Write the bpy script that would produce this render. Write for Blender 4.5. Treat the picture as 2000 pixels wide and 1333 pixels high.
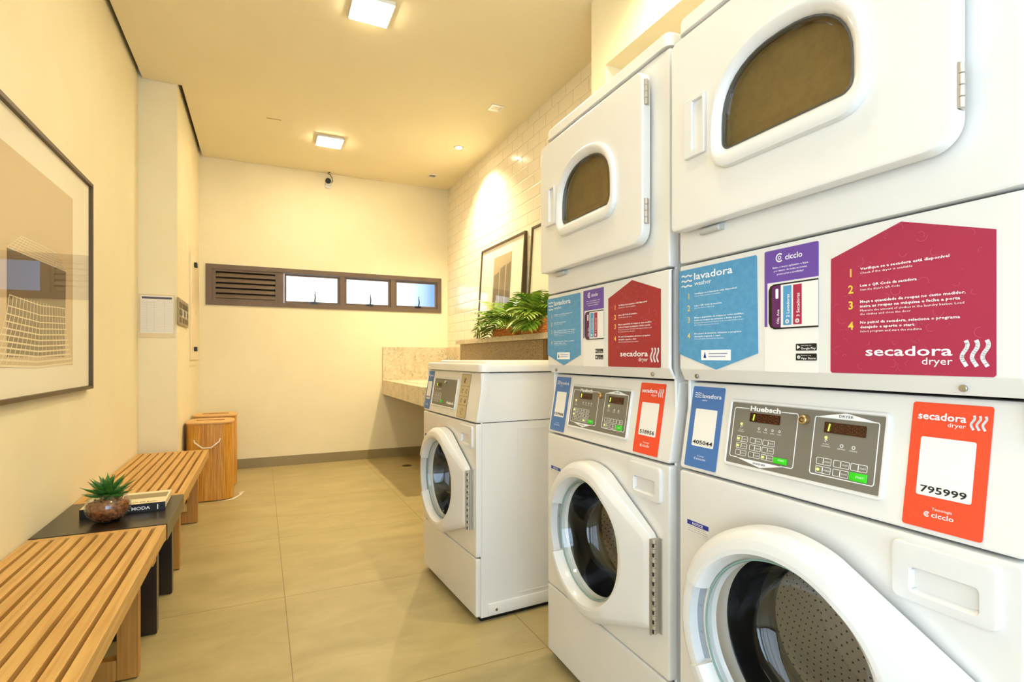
import bpy, bmesh, math, random
from mathutils import Vector, Matrix
PI = math.pi
S = bpy.context.scene
for o in list(bpy.data.objects): bpy.data.objects.remove(o)
C = S.collection
random.seed(7)

# ---------------------------------------------------------------- camera
cam_d = bpy.data.cameras.new('camera'); cam = bpy.data.objects.new('camera', cam_d); C.objects.link(cam)
cam_d.sensor_width = 36.0; cam_d.lens = 36.0*1040/2000
cam_d.shift_y = 31.5/2000
cam_d.clip_start = .02
cam.location = (0, 0, 1.12)
cam.rotation_euler = (PI/2, 0, -math.atan(490/1040))
S.camera = cam
S.view_settings.view_transform = 'Standard'
S.view_settings.look = 'None'
S.view_settings.gamma = 1
S.view_settings.use_curve_mapping = False
S.view_settings.exposure = 1.0

# ---------------------------------------------------------------- sky
W_ = bpy.data.worlds.new('sky'); S.world = W_; W_.use_nodes = True
nt = W_.node_tree; nt.nodes.clear()
tc = nt.nodes.new('ShaderNodeTexCoord'); sp = nt.nodes.new('ShaderNodeSeparateXYZ')
mr = nt.nodes.new('ShaderNodeMapRange'); mx = nt.nodes.new('ShaderNodeMix'); mx.data_type = 'RGBA'
bg = nt.nodes.new('ShaderNodeBackground'); wo = nt.nodes.new('ShaderNodeOutputWorld')
nt.links.new(tc.outputs['Generated'], sp.inputs[0]); nt.links.new(sp.outputs['X'], mr.inputs['Value'])
mr.inputs['From Min'].default_value = .185; mr.inputs['From Max'].default_value = .285
nt.links.new(mr.outputs[0], mx.inputs['Factor'])
mx.inputs['A'].default_value = (.80, .91, 1.0, 1); mx.inputs['B'].default_value = (.10, .19, .34, 1)   # bright cloud, clearer blue to the right
nt.links.new(mx.outputs['Result'], bg.inputs['Color']); bg.inputs['Strength'].default_value = 1.6
nt.links.new(bg.outputs[0], wo.inputs[0])

# ---------------------------------------------------------------- lamps of the room
WARM = (1.0, .84, .54)
def panel_light_power(): return 26.0
def spot(loc, power, size, blend, rad, col=WARM):
    d = bpy.data.lights.new('downlight_lamp', 'SPOT'); d.energy = power; d.color = col; d.spot_size = math.radians(size)
    d.spot_blend = blend; d.shadow_soft_size = rad
    o = bpy.data.objects.new('downlight_lamp', d); C.objects.link(o); o.location = loc; return o
def area(loc, rot, sx, sy, power, col):
    d = bpy.data.lights.new('daylight_and_fill', 'AREA'); d.shape = 'RECTANGLE'; d.size = sx; d.size_y = sy; d.energy = power; d.color = col
    o = bpy.data.objects.new('daylight_and_fill', d); C.objects.link(o); o.location = loc; o.rotation_euler = rot; return o
# daylight coming in through the glazed shopfront behind the camera
area((.45, -2.12, 1.45), (PI/2, 0, 0), 2.3, 2.5, 27, (.46, .70, 1.0))
area((-.74, -.85, 1.4), (0, -PI/2, 0), 2.3, 2.1, 3.5, (.74, .87, 1.0))     # fill added for the machine fronts, at an invented side opening

# ================================================================ helpers
def lin(c):
    return tuple(((x/255)/12.92 if x/255 <= .04045 else ((x/255+.055)/1.055)**2.4) for x in c)
MATS = {}
def mat(name, rgb, rough=.5, metal=0.0, coat=0.0, spec=.5, emit=None, es=0.0, srgb=True):
    m = bpy.data.materials.new(name); m.use_nodes = True
    b = m.node_tree.nodes['Principled BSDF']
    c = lin(rgb) if srgb else rgb
    b.inputs['Base Color'].default_value = (*c, 1); b.inputs['Roughness'].default_value = rough
    b.inputs['Metallic'].default_value = metal; b.inputs['Coat Weight'].default_value = coat
    b.inputs['Coat Roughness'].default_value = .08
    b.inputs['Specular IOR Level'].default_value = spec
    if emit: b.inputs['Emission Color'].default_value = (*emit, 1); b.inputs['Emission Strength'].default_value = es
    MATS[name] = m; return m
def N(m, t): return m.node_tree.nodes.new(t)
def L(m, a, b): m.node_tree.links.new(a, b)
def bsdf(m): return m.node_tree.nodes['Principled BSDF']
def coords(m, scale=(1, 1, 1), rot=(0, 0, 0), kind='Object', loc=(0, 0, 0)):
    t = N(m, 'ShaderNodeTexCoord'); p = N(m, 'ShaderNodeMapping'); p.inputs['Scale'].default_value = scale
    p.inputs['Rotation'].default_value = rot; p.inputs['Location'].default_value = loc
    L(m, t.outputs[kind], p.inputs[0]); return p.outputs[0]
def ramp(m, fac, stops):
    r = N(m, 'ShaderNodeValToRGB'); e = r.color_ramp.elements
    e[0].position = stops[0][0]; e[0].color = (*lin(stops[0][1]), 1)
    e[1].position = stops[-1][0]; e[1].color = (*lin(stops[-1][1]), 1)
    for p, c in stops[1:-1]:
        x = e.new(p); x.color = (*lin(c), 1)
    L(m, fac, r.inputs[0]); return r.outputs[0]
def noise(m, vec, scale, detail=4, rough=.55, dist=0):
    n = N(m, 'ShaderNodeTexNoise'); n.inputs['Scale'].default_value = scale; n.inputs['Detail'].default_value = detail
    n.inputs['Roughness'].default_value = rough; n.inputs['Distortion'].default_value = dist; L(m, vec, n.inputs['Vector']); return n.outputs['Fac']
def bump(m, h, s, d=.01):
    b = N(m, 'ShaderNodeBump'); b.inputs['Strength'].default_value = s; b.inputs['Distance'].default_value = d
    L(m, h, b.inputs['Height']); L(m, b.outputs[0], bsdf(m).inputs['Normal'])
def noisy(name, c1, c2, scale, rough=.5, bs=0, bd=.002, coat=0, sc=(1, 1, 1), metal=0, detail=4, lo=.35, hi=.65):
    m = mat(name, c1, rough, metal, coat); f = noise(m, coords(m, sc), scale, detail)
    L(m, ramp(m, f, [(lo, c1), (hi, c2)]), bsdf(m).inputs['Base Color'])
    if bs: bump(m, f, bs, bd)
    return m
wall_m = noisy('painted_plaster', (241, 230, 197), (237, 225, 191), 2.0, .75, .08, .001)
ceil_m = noisy('ceiling_paint', (241, 228, 194), (238, 225, 191), 1.2, .7)
dark_gap = mat('shadow_gap_metal', (70, 48, 24), .7)
white = noisy('white_enamel', (230, 227, 222), (226, 223, 218), 3, .28, coat=.45)
white2 = mat('white_plastic', (224, 222, 219), .3, coat=.3)
grey_gap = mat('dark_gap', (38, 38, 40), .7)
black_rub = mat('black_rubber', (9, 9, 10), .28)
chrome = mat('chrome', (215, 215, 218), .12, 1)
steel = noisy('brushed_steel', (190, 186, 178), (160, 156, 150), 40, .3, metal=1)
hinge_m = mat('hinge_steel', (196, 188, 174), .4, .7)
grey_plate = mat('grey_latch_plate', (150, 158, 166), .4)
olive = noisy('olive_brown_drum', (150, 124, 74), (140, 114, 66), 60, .55)
brown_frame = noisy('bronze_aluminium', (110, 92, 76), (104, 86, 70), 8, .5)
frame_dark = mat('dark_bronze_frame', (84, 66, 42), .45)
blk = mat('black', (12, 11, 10), .35)
blk_text = mat('black_print', (25, 24, 28), .5)
wht_print = mat('white_print', (245, 245, 245), .5)
sky_blue = noisy('light_blue_print', (74, 146, 192), (86, 156, 200), 60, .4)
mid_blue = mat('blue_print', (66, 114, 178), .4)
crimson = mat('crimson_print', (168, 36, 72), .4)
crim_light = mat('crimson_arc_print', (188, 66, 98), .4)
orange = mat('orange_red_print', (238, 74, 40), .4)
orange_l = mat('orange_arc_print', (242, 92, 62), .4)
purple = mat('purple_print', (104, 70, 160), .4)
plum = mat('plum_print', (96, 30, 92), .4)
yellow_p = mat('yellow_print', (240, 200, 70), .5)
navy = mat('navy_print', (40, 50, 150), .5)
paper = mat('paper', (236, 232, 226), .6)
mat_board = mat('mat_board', (250, 243, 226), .7)
panel_grey = mat('panel_grey_print', (118, 112, 100), .45)
disp_m = mat('display_window', (60, 28, 10), .2)
disp_ghost = mat('display_unlit_digit', (82, 42, 15), .3)
led = mat('lit_digit', (150, 240, 40), .5, emit=(.45, 1, .05), es=2.2)
led_y = mat('lit_indicator', (220, 240, 60), .5, emit=(.75, 1, .1), es=1.6)
green_btn = mat('green_button', (50, 205, 30), .4)
brass = mat('brass_key', (200, 170, 120), .3, .9)
leaf_d = noisy('succulent_green', (28, 86, 34), (74, 128, 48), 25, .38)
chip_m = noisy('bark_chips', (92, 44, 20), (196, 116, 64), 70, .7, .8, .004, detail=6)
fern_m = noisy('fern_green', (122, 164, 44), (196, 212, 92), 16, .45)
fern_m2 = noisy('fern_deep_green', (84, 134, 34), (156, 188, 64), 14, .45)
basket_m = noisy('woven_rattan', (164, 88, 26), (240, 160, 80), 85, .6, 1.0, .006, detail=6)
rope = mat('white_rope', (235, 225, 205), .7)
cloth_m = mat('white_liner_cloth', (240, 234, 220), .8)
blackwood = noisy('black_brown_lacquer', (38, 28, 18), (32, 23, 14), 10, .32, coat=.2)
def wood(name, c1, c2, c3, axis='Y', rough=.45, sc=1.0):
    m = mat(name, c1, rough)
    s = {'Y': (28, 1.2, 28), 'Z': (26, 26, .8), 'X': (1.2, 28, 28)}[axis]
    v = coords(m, tuple(x*sc for x in s)); f = noise(m, v, 2.2, 6, .6, .3)
    L(m, ramp(m, f, [(.3, c1), (.52, c2), (.72, c3)]), bsdf(m).inputs['Base Color']); bump(m, f, .12, .002); return m
slat_wood = wood('oak_slats', (184, 138, 74), (204, 160, 92), (218, 176, 108))
leg_wood = wood('oak_legs', (160, 110, 44), (182, 130, 58), (198, 146, 74), 'Z')
bamboo = wood('bamboo_strips', (158, 98, 22), (206, 144, 48), (230, 176, 80), 'Z', .4, 2.2)
bamboo_lid = wood('bamboo_lid', (196, 150, 86), (214, 168, 104), (224, 182, 118), 'X', .5)
# granite
granite = mat('speckled_granite', (214, 200, 170), .32)
_v = coords(granite); _f = noise(granite, _v, 42, 6, .75)
_f2 = noise(granite, _v, 9, 3)
_mx = N(granite, 'ShaderNodeMix'); _mx.data_type = 'FLOAT'; _mx.inputs[0].default_value = .3
L(granite, _f, _mx.inputs[2]); L(granite, _f2, _mx.inputs[3])
L(granite, ramp(granite, _mx.outputs[0], [(.34, (160, 140, 112)), (.45, (206, 190, 158)), (.56, (222, 208, 178)), (.7, (236, 226, 202))]), bsdf(granite).inputs['Base Color'])
# floor: 90 cm porcelain tiles
floor_m = mat('porcelain_floor_tiles', (180, 160, 128), .36)
_v = coords(floor_m, loc=(-.10+.9*5, -0.0, 0))
_b = N(floor_m, 'ShaderNodeTexBrick'); _b.offset = 0; _b.squash = 1
for k, x in dict(Scale=1.0).items(): _b.inputs[k].default_value = x
_b.inputs['Brick Width'].default_value = .9; _b.inputs['Row Height'].default_value = .9
_b.inputs['Mortar Size'].default_value = .0016; _b.inputs['Mortar Smooth'].default_value = 0
_b.inputs['Bias'].default_value = -.4
L(floor_m, _v, _b.inputs['Vector'])
_n1 = noise(floor_m, coords(floor_m, (1, 2.2, 1)), 2.6, 8, .62, .4)
_c = ramp(floor_m, _n1, [(.3, (160, 144, 98)), (.5, (172, 155, 107)), (.7, (183, 166, 118))])
_mm = N(floor_m, 'ShaderNodeMix'); _mm.data_type = 'RGBA'; L(floor_m, _b.outputs['Fac'], _mm.inputs['Factor'])
L(floor_m, _c, _mm.inputs['A']); _mm.inputs['B'].default_value = (*lin((128, 102, 62)), 1)
L(floor_m, _mm.outputs['Result'], bsdf(floor_m).inputs['Base Color'])
base_m = noisy('porcelain_baseboard', (140, 126, 88), (148, 134, 94), 4, .4)
# glossy white metro tiles with bevelled edges
tile_m = mat('white_metro_tiles', (238, 228, 206), .2, coat=.12, spec=.4)
_v = coords(tile_m, rot=(0, 0, 0))
_sx = N(tile_m, 'ShaderNodeSeparateXYZ'); _cx = N(tile_m, 'ShaderNodeCombineXYZ'); L(tile_m, _v, _sx.inputs[0])
L(tile_m, _sx.outputs['Y'], _cx.inputs['X']); L(tile_m, _sx.outputs['Z'], _cx.inputs['Y'])
_b = N(tile_m, 'ShaderNodeTexBrick'); _b.offset = .5
_b.inputs['Scale'].default_value = 1; _b.inputs['Brick Width'].default_value = .2; _b.inputs['Row Height'].default_value = .1
_b.inputs['Mortar Size'].default_value = .009; _b.inputs['Mortar Smooth'].default_value = 1.0
L(tile_m, _cx.outputs[0], _b.inputs['Vector'])
_inv = N(tile_m, 'ShaderNodeMath'); _inv.operation = 'SUBTRACT'; _inv.inputs[0].default_value = 1; L(tile_m, _b.outputs['Fac'], _inv.inputs[1])
_b2 = N(tile_m, 'ShaderNodeTexBrick'); _b2.offset = .5
_b2.inputs['Scale'].default_value = 1; _b2.inputs['Brick Width'].default_value = .2; _b2.inputs['Row Height'].default_value = .1
_b2.inputs['Mortar Size'].default_value = .0015; L(tile_m, _cx.outputs[0], _b2.inputs['Vector'])
_mm = N(tile_m, 'ShaderNodeMix'); _mm.data_type = 'RGBA'; L(tile_m, _b2.outputs['Fac'], _mm.inputs['Factor'])
_mm.inputs['A'].default_value = (*lin((240, 230, 208)), 1); _mm.inputs['B'].default_value = (*lin((214, 200, 170)), 1)
L(tile_m, _mm.outputs['Result'], bsdf(tile_m).inputs['Base Color'])
_ns = noise(tile_m, coords(tile_m), 6, 1)
_ad = N(tile_m, 'ShaderNodeMath'); _ad.operation = 'MULTIPLY_ADD'; L(tile_m, _ns, _ad.inputs[0]); _ad.inputs[1].default_value = .5; L(tile_m, _inv.outputs[0], _ad.inputs[2])
bump(tile_m, _ad.outputs[0], .5, .004)

def glass(name, tint=(1, 1, 1), ior=1.45, rough=0.0, base=0.0):
    """clear pane: fresnel mirror over see-through, same for every ray"""
    m = bpy.data.materials.new(name); m.use_nodes = True; t = m.node_tree; t.nodes.clear()
    lw = t.nodes.new('ShaderNodeLayerWeight'); lw.inputs['Blend'].default_value = .5
    pw = t.nodes.new('ShaderNodeMath'); pw.operation = 'POWER'; pw.inputs[1].default_value = 4.5; t.links.new(lw.outputs['Facing'], pw.inputs[0])
    f0 = ((ior-1)/(ior+1))**2
    f = t.nodes.new('ShaderNodeMath'); f.operation = 'MULTIPLY_ADD'; f.inputs[1].default_value = 1-f0; f.inputs[2].default_value = f0; t.links.new(pw.outputs[0], f.inputs[0])
    tr = t.nodes.new('ShaderNodeBsdfTransparent'); tr.inputs[0].default_value = (*tint, 1)
    g = t.nodes.new('ShaderNodeBsdfGlossy'); g.inputs['Roughness'].default_value = rough
    mm = t.nodes.new('ShaderNodeMixShader'); o = t.nodes.new('ShaderNodeOutputMaterial')
    ad = t.nodes.new('ShaderNodeMath'); ad.operation = 'ADD'; ad.inputs[1].default_value = base; ad.use_clamp = True
    t.links.new(f.outputs[0], ad.inputs[0]); t.links.new(ad.outputs[0], mm.inputs[0])
    t.links.new(tr.outputs[0], mm.inputs[1]); t.links.new(g.outputs[0], mm.inputs[2]); t.links.new(mm.outputs[0], o.inputs[0]); return m
pane = glass('window_glass', (.96, .98, 1))
pic_glass = glass('picture_glass', (.99, .99, .99), 1.5)
door_glass_m = glass('washer_door_glass', (.96, .97, .96), 1.5, base=.045)
dry_glass_m = glass('dryer_door_glass', (.8, .78, .7), 1.5)
bowl_glass = glass('bowl_glass', (.93, .95, .94), 1.5, base=.03)
edge_glass = mat('green_glass_edge', (140, 166, 154), .1)
# perforated drum steel
drum_m = mat('drum_steel', (206, 198, 186), .18, .9)
def perforate(m, vec_out, sc):
    v = N(m, 'ShaderNodeTexVoronoi'); v.inputs['Scale'].default_value = sc; v.inputs['Randomness'].default_value = .0
    L(m, vec_out, v.inputs['Vector']); c = N(m, 'ShaderNodeMath'); c.operation = 'LESS_THAN'; c.inputs[1].default_value = .14
    L(m, v.outputs['Distance'], c.inputs[0]); mm = N(m, 'ShaderNodeMix'); mm.data_type = 'RGBA'; L(m, c.outputs[0], mm.inputs['Factor'])
    mm.inputs['A'].default_value = (*lin((222, 206, 178)), 1); mm.inputs['B'].default_value = (.01, .01, .01, 1)
    L(m, mm.outputs['Result'], bsdf(m).inputs['Base Color'])
    md = N(m, 'ShaderNodeMath'); md.operation = 'SUBTRACT'; md.inputs[0].default_value = .25; L(m, c.outputs[0], md.inputs[1]); L(m, md.outputs[0], bsdf(m).inputs['Metallic'])
drum_back_m = mat('perforated_drum_back', (206, 190, 164), .45, .3)
perforate(drum_back_m, coords(drum_back_m, (1, 0, 1), rot=(0, PI/4, 0)), 50)

drum_wall_m = mat('perforated_drum_wall', (206, 190, 164), .3, 1)
_t = N(drum_wall_m, 'ShaderNodeTexCoord'); _s = N(drum_wall_m, 'ShaderNodeSeparateXYZ'); L(drum_wall_m, _t.outputs['Object'], _s.inputs[0])
def _math(op, a, b):
    n = N(drum_wall_m, 'ShaderNodeMath'); n.operation = op
    for i, v in enumerate((a, b)):
        if isinstance(v, (int, float)): n.inputs[i].default_value = v
        else: L(drum_wall_m, v, n.inputs[i])
    return n.outputs[0]
_a = _math('MULTIPLY', _math('ARCTAN2', _math('SUBTRACT', _s.outputs['Z'], .546), _math('SUBTRACT', _s.outputs['X'], .338)), .2547)
_c = N(drum_wall_m, 'ShaderNodeCombineXYZ'); L(drum_wall_m, _a, _c.inputs['X']); L(drum_wall_m, _math('ADD', _s.outputs['Y'], 0), _c.inputs['Z'])
_p = N(drum_wall_m, 'ShaderNodeMapping'); _p.inputs['Rotation'].default_value = (0, PI/4, 0); L(drum_wall_m, _c.outputs[0], _p.inputs[0])
perforate(drum_wall_m, _p.outputs[0], 58)
# ---------------------------------------------------------------- mesh builder
FLAT = {'front_panel', 'lower_panel', 'dryer_front', 'dryer_door', 'control_housing', 'instruction_panel', 'soap_drawer', 'lid', 'control_panel', 'door_handle', 'cabinet'}
class MB:
    def __init__(s, M=None): s.v = []; s.f = []; s.M = M; s.sm = []; s.shear = None
    def P(s, p):
        p = Vector(p)
        if s.shear: p = s.shear(p)
        if s.M: p = s.M @ p
        return tuple(p)
    def add(s, vs, fs, smooth=False):
        b = len(s.v); s.v += [s.P(p) for p in vs]; s.f += [tuple(b+i for i in f) for f in fs]; s.sm += [smooth]*len(fs); return s
    def box(s, x0, x1, y0, y1, z0, z1):
        return s.add([(x0, y0, z0), (x1, y0, z0), (x1, y1, z0), (x0, y1, z0), (x0, y0, z1), (x1, y0, z1), (x1, y1, z1), (x0, y1, z1)],
                     [(0, 3, 2, 1), (4, 5, 6, 7), (0, 1, 5, 4), (1, 2, 6, 5), (2, 3, 7, 6), (3, 0, 4, 7)])
    def rbox(s, x0, x1, y0, y1, z0, z1, r, seg=3):
        bm = bmesh.new(); bmesh.ops.create_cube(bm, size=1)
        for v in bm.verts: v.co = Vector(((x0+x1)/2+v.co.x*(x1-x0), (y0+y1)/2+v.co.y*(y1-y0), (z0+z1)/2+v.co.z*(z1-z0)))
        bmesh.ops.bevel(bm, geom=bm.edges[:], offset=r, segments=seg, profile=.5, affect='EDGES', clamp_overlap=True)
        bm.verts.ensure_lookup_table(); bm.verts.index_update()
        s.add([tuple(v.co) for v in bm.verts], [tuple(v.index for v in f.verts) for f in bm.faces], True); bm.free(); return s
    def loft(s, loops, cap0=False, cap1=False, smooth=True, closed=True, flip=False):
        n = len(loops[0]); vs = [p for l in loops for p in l]; fs = []
        for i in range(len(loops)-1):
            for j in range(n if closed else n-1):
                k = (j+1) % n; q = (i*n+j, i*n+k, (i+1)*n+k, (i+1)*n+j); fs.append(q[::-1] if flip else q)
        if cap0: fs.append(tuple(range(n))[::-1])
        if cap1: fs.append(tuple((len(loops)-1)*n+j for j in range(n)))
        return s.add(vs, fs, smooth)
    def tube(s, pts, r, n=10, caps=True):
        pts = [Vector(p) for p in pts]; loops = []
        rr = r if isinstance(r, (list, tuple)) else [r]*len(pts)
        up = Vector((0, 0, 1))
        for i, p in enumerate(pts):
            t = (pts[min(i+1, len(pts)-1)]-pts[max(i-1, 0)]).normalized()
            a = t.cross(up) if abs(t.dot(up)) < .95 else t.cross(Vector((1, 0, 0))); a.normalize(); b = t.cross(a)
            loops.append([tuple(p+rr[i]*(math.cos(2*PI*j/n)*a+math.sin(2*PI*j/n)*b)) for j in range(n)])
        return s.loft(loops, caps, caps)
    def cyl(s, c, axis, r, h, n=24, bev=0):
        c = Vector(c); ax = {'X': Vector((1, 0, 0)), 'Y': Vector((0, 1, 0)), 'Z': Vector((0, 0, 1))}[axis]
        a = ax.orthogonal().normalized(); b = ax.cross(a)
        prof = [(r, 0), (r, h)] if not bev else [(r-bev, 0), (r, bev), (r, h-bev), (r-bev, h)]
        loops = [[tuple(c+ax*t+q*(math.cos(2*PI*j/n)*a+math.sin(2*PI*j/n)*b)) for j in range(n)] for q, t in prof]
        return s.loft(loops, True, True, smooth=bool(bev))
    def lathe(s, prof, c=(0, 0, 0), axis='Z', n=48, cap0=False, cap1=False):
        loops = []
        for r, t in prof:
            l = []
            for j in range(n):
                a = 2*PI*j/n
                if axis == 'Z': l.append((c[0]+r*math.cos(a), c[1]+r*math.sin(a), c[2]+t))
                else: l.append((c[0]+r*math.cos(a), c[1]+t, c[2]+r*math.sin(a)))
            loops.append(l)
        return s.loft(loops, cap0, cap1)
    def prism(s, pts, y0, y1):
        """outline in x,z, extruded in y"""
        n = len(pts)
        return s.add([(x, y0, z) for x, z in pts]+[(x, y1, z) for x, z in pts],
                     [tuple(range(n)), tuple(range(2*n-1, n-1, -1))]+[(i, n+i, n+(i+1) % n, (i+1) % n) for i in range(n)])
    def line(s, p, q, w, y, th=.0003):
        (x0, z0), (x1, z1) = p, q; d = Vector((x1-x0, z1-z0)); l = d.length or 1; nx, nz = -d.y/l*w/2, d.x/l*w/2
        return s.prism([(x0+nx, z0+nz), (x1+nx, z1+nz), (x1-nx, z1-nz), (x0-nx, z0-nz)], y, y+th)
    def poly(s, pts, w, y, closed=False):
        for i in range(len(pts)-(0 if closed else 1)):
            p, q = Vector(pts[i]), Vector(pts[(i+1) % len(pts)]); e = (q-p).normalized()*w*.22
            s.line(tuple(p-e), tuple(q+e), w, y)
        return s
    def arc(s, cx, cz, r, a0, a1, w, y, n=10):
        return s.poly([(cx+r*math.cos(a0+(a1-a0)*i/n), cz+r*math.sin(a0+(a1-a0)*i/n)) for i in range(n+1)], w, y)
    def text(s, t, x0, z0, h, x1=None, y=0, bold=0, align='L', rot=0, res=2):
        cu = bpy.data.curves.new('t', 'FONT'); cu.body = t; cu.size = 1; cu.offset = bold; cu.resolution_u = res; cu.fill_mode = 'FRONT'
        ob = bpy.data.objects.new('t', cu); C.objects.link(ob)
        dg = bpy.context.evaluated_depsgraph_get(); me = bpy.data.meshes.new_from_object(ob.evaluated_get(dg))
        vs = [tuple(v.co) for v in me.vertices]; fs = [tuple(p.vertices) for p in me.polygons]
        bpy.data.objects.remove(ob); bpy.data.curves.remove(cu); bpy.data.meshes.remove(me)
        if not vs: return s
        mnx = min(v[0] for v in vs); mxx = max(v[0] for v in vs)
        k = h/.73; kx = k if x1 is None else (x1-x0)/(mxx-mnx)
        w = (mxx-mnx)*kx; ox = x0 if (align == 'L' or x1 is not None) else (x0-w/2 if align == 'C' else x0-w)
        out = []
        for v in vs:
            px, pz = (v[0]-mnx)*kx, v[1]*k
            if rot: px, pz = -pz, px
            out.append((ox+px if not rot else x0+px, y, z0+pz))
        return s.add(out, fs)
    def build(s, name, m, parent=None, loc=None, auto=True, angle=35):
        me = bpy.data.meshes.new(name); me.from_pydata(s.v, [], s.f); me.update()
        bm = bmesh.new(); bm.from_mesh(me); bmesh.ops.recalc_face_normals(bm, faces=bm.faces) if auto else None; bm.to_mesh(me); bm.free()
        for p, q in zip(me.polygons, s.sm): p.use_smooth = q
        try: me.set_sharp_from_angle(angle=math.radians(angle))
        except Exception: pass
        for mm in (m if isinstance(m, list) else [m]): me.materials.append(mm)
        o = bpy.data.objects.new(name, me); C.objects.link(o)
        if name in FLAT:
            w = o.modifiers.new('weighted', 'WEIGHTED_NORMAL'); w.weight = 80; w.mode = 'FACE_AREA'; w.keep_sharp = True
        if parent: o.parent = parent
        if loc: o.location = loc
        return o
def empty(name, loc, rz=0, label=None, cat=None, group=None):
    o = bpy.data.objects.new(name, None); C.objects.link(o); o.location = loc; o.rotation_euler = (0, 0, rz); o.empty_display_size = .1
    return tag(o, label, cat, group)
def tag(o, label=None, cat=None, group=None, kind=None):
    if label: o['label'] = label
    if cat: o['category'] = cat
    if group: o['group'] = group
    if kind: o['kind'] = kind
    return o
def struct(name, mb, m, label=None, cat=None, angle=35):
    o = mb.build(name, m, angle=angle); o['kind'] = 'structure'
    if label: o['label'] = label
    if cat: o['category'] = cat
    return o
def rrect(x0, x1, z0, z1, r, n=6):
    if not isinstance(r, (list, tuple)): r = [r]*4            # corners: br, tr, tl, bl
    out = []
    for (cx, cz, a), q in zip([(x1, z0, -PI/2), (x1, z1, 0), (x0, z1, PI/2), (x0, z0, PI)], r):
        sx = -1 if cx == x1 else 1; sz = -1 if cz == z1 else 1
        for i in range(n+1):
            b = a+PI/2*i/n; out.append((cx+sx*q+q*math.cos(b), cz+sz*q+q*math.sin(b)))
    return out
def offset(pts, d):
    """move a ccw outline outwards by d"""
    n = len(pts); out = []
    for i in range(n):
        p0 = Vector(pts[i-1]); p1 = Vector(pts[i]); p2 = Vector(pts[(i+1) % n])
        e1 = p1-p0; e2 = p2-p1
        if e1.length < 1e-7: e1 = e2
        if e2.length < 1e-7: e2 = e1
        n1 = Vector((e1.y, -e1.x)).normalized(); n2 = Vector((e2.y, -e2.x)).normalized(); b = n1+n2
        b = b.normalized() if b.length > 1e-6 else n1; k = max(.5, b.dot(n1)); out.append(tuple(p1+b*d/k))
    return out
def resample_ray(pts, c, angs):
    out = []
    n = len(pts)
    for a in angs:
        dx, dz = math.cos(a), math.sin(a); best = None
        for i in range(n):
            x1, z1 = pts[i][0]-c[0], pts[i][1]-c[1]; x2, z2 = pts[(i+1) % n][0]-c[0], pts[(i+1) % n][1]-c[1]
            ex, ez = x2-x1, z2-z1; den = dx*ez-dz*ex
            if abs(den) < 1e-12: continue
            t = (x1*ez-z1*ex)/den; u = (x1*dz-z1*dx)/den
            if t > 0 and -1e-6 <= u <= 1+1e-6 and (best is None or t > best): best = t
        out.append((c[0]+dx*(best or 0), c[1]+dz*(best or 0)))
    return out
def ang_set(c, polys, n=96):
    s = set(round(2*PI*i/n, 5) for i in range(n))
    for p in polys:
        for x, z in p: s.add(round(math.atan2(z-c[1], x-c[0]) % (2*PI), 5))
    s = sorted(s); out = [s[0]]
    for a in s[1:]:
        if a-out[-1] > .004: out.append(a)
    return out
def plate_hole(mb, outer, inner, c, y_out, y_in, prof_out, prof_in):
    """plate facing -y with a hole. prof_*: list of (offset, y) from the face edge outwards/inwards."""
    A = ang_set(c, [outer, inner])
    lo = resample_ray(outer, c, A); li = resample_ray(inner, c, A)
    loops = []
    for d, y in reversed(prof_in): loops.append([(x, y, z) for x, z in resample_ray(offset(inner, -d), c, A)])
    for d, y in prof_out: loops.append([(x, y, z) for x, z in resample_ray(offset(outer, d), c, A)])
    mb.loft(loops); return mb

# ================================================================ the room
XL, XR, YB, YF, ZC = -.78, 1.98, 5.98, -2.2, 3.08
XC, YC = -.545, 4.49
XP, YP = 1.645, 2.465
struct('floor', MB().box(XL-.3, XR+.3, YF-.2, YB+.3, -.12, 0), floor_m)
b = MB(); b.box(XL-.15, XL, .5, YC+.05, 0, ZC+.2); b.box(XL-.15, XL, YF, -2.0, 0, ZC+.2); b.box(XL-.15, XL, -2.0, .5, 2.6, ZC+.2)
struct('wall_left', b, wall_m)
b = MB()
for y in (-2.0, -1.18, -.36, .45): b.box(XL-.1, XL-.05, y, y+.05, 0, 2.6)
for z in (0, 2.55): b.box(XL-.1, XL-.05, -2.0, .5, z, z+.05)
wl = struct('added_side_window', b, brown_frame)  # unseen side glazing, added to bring more light onto the machine fronts
MB().box(XL-.078, XL-.072, -1.98, .48, .05, 2.55).build('pane', pane, wl)
struct('wall_column', MB().box(XL-.15, XC, YC, YB, 0, ZC+.2), wall_m)
# back wall with the strip window opening
WX0, WX1, WZ0, WZ1 = -.49, 1.902, 1.634, 2.036
b = MB(); b.box(XC-.3, WX0, YB, YB+.16, 0, ZC+.2); b.box(WX1, XR+.2, YB, YB+.16, 0, ZC+.2)
b.box(WX0, WX1, YB, YB+.16, 0, WZ0); b.box(WX0, WX1, YB, YB+.16, WZ1, ZC+.2)
struct('wall_back', b, wall_m)
struct('wall_right', MB().box(XR, XR+.15, YP, YB, 0, ZC+.2), tile_m)
# projecting wall with the niche the machines stand in
NZ, NY = 2.665, 2.335
b = MB(); b.box(XP, XR+.15, NY, YP, 0, ZC+.2); b.box(XP, XR+.15, YF, NY, NZ, ZC+.2); b.box(XR-.02, XR+.15, YF, NY, 0, NZ)
b.box(XP, XR+.15, YF, -.6, 0, NZ)
struct('wall_niche', b, wall_m)
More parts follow.
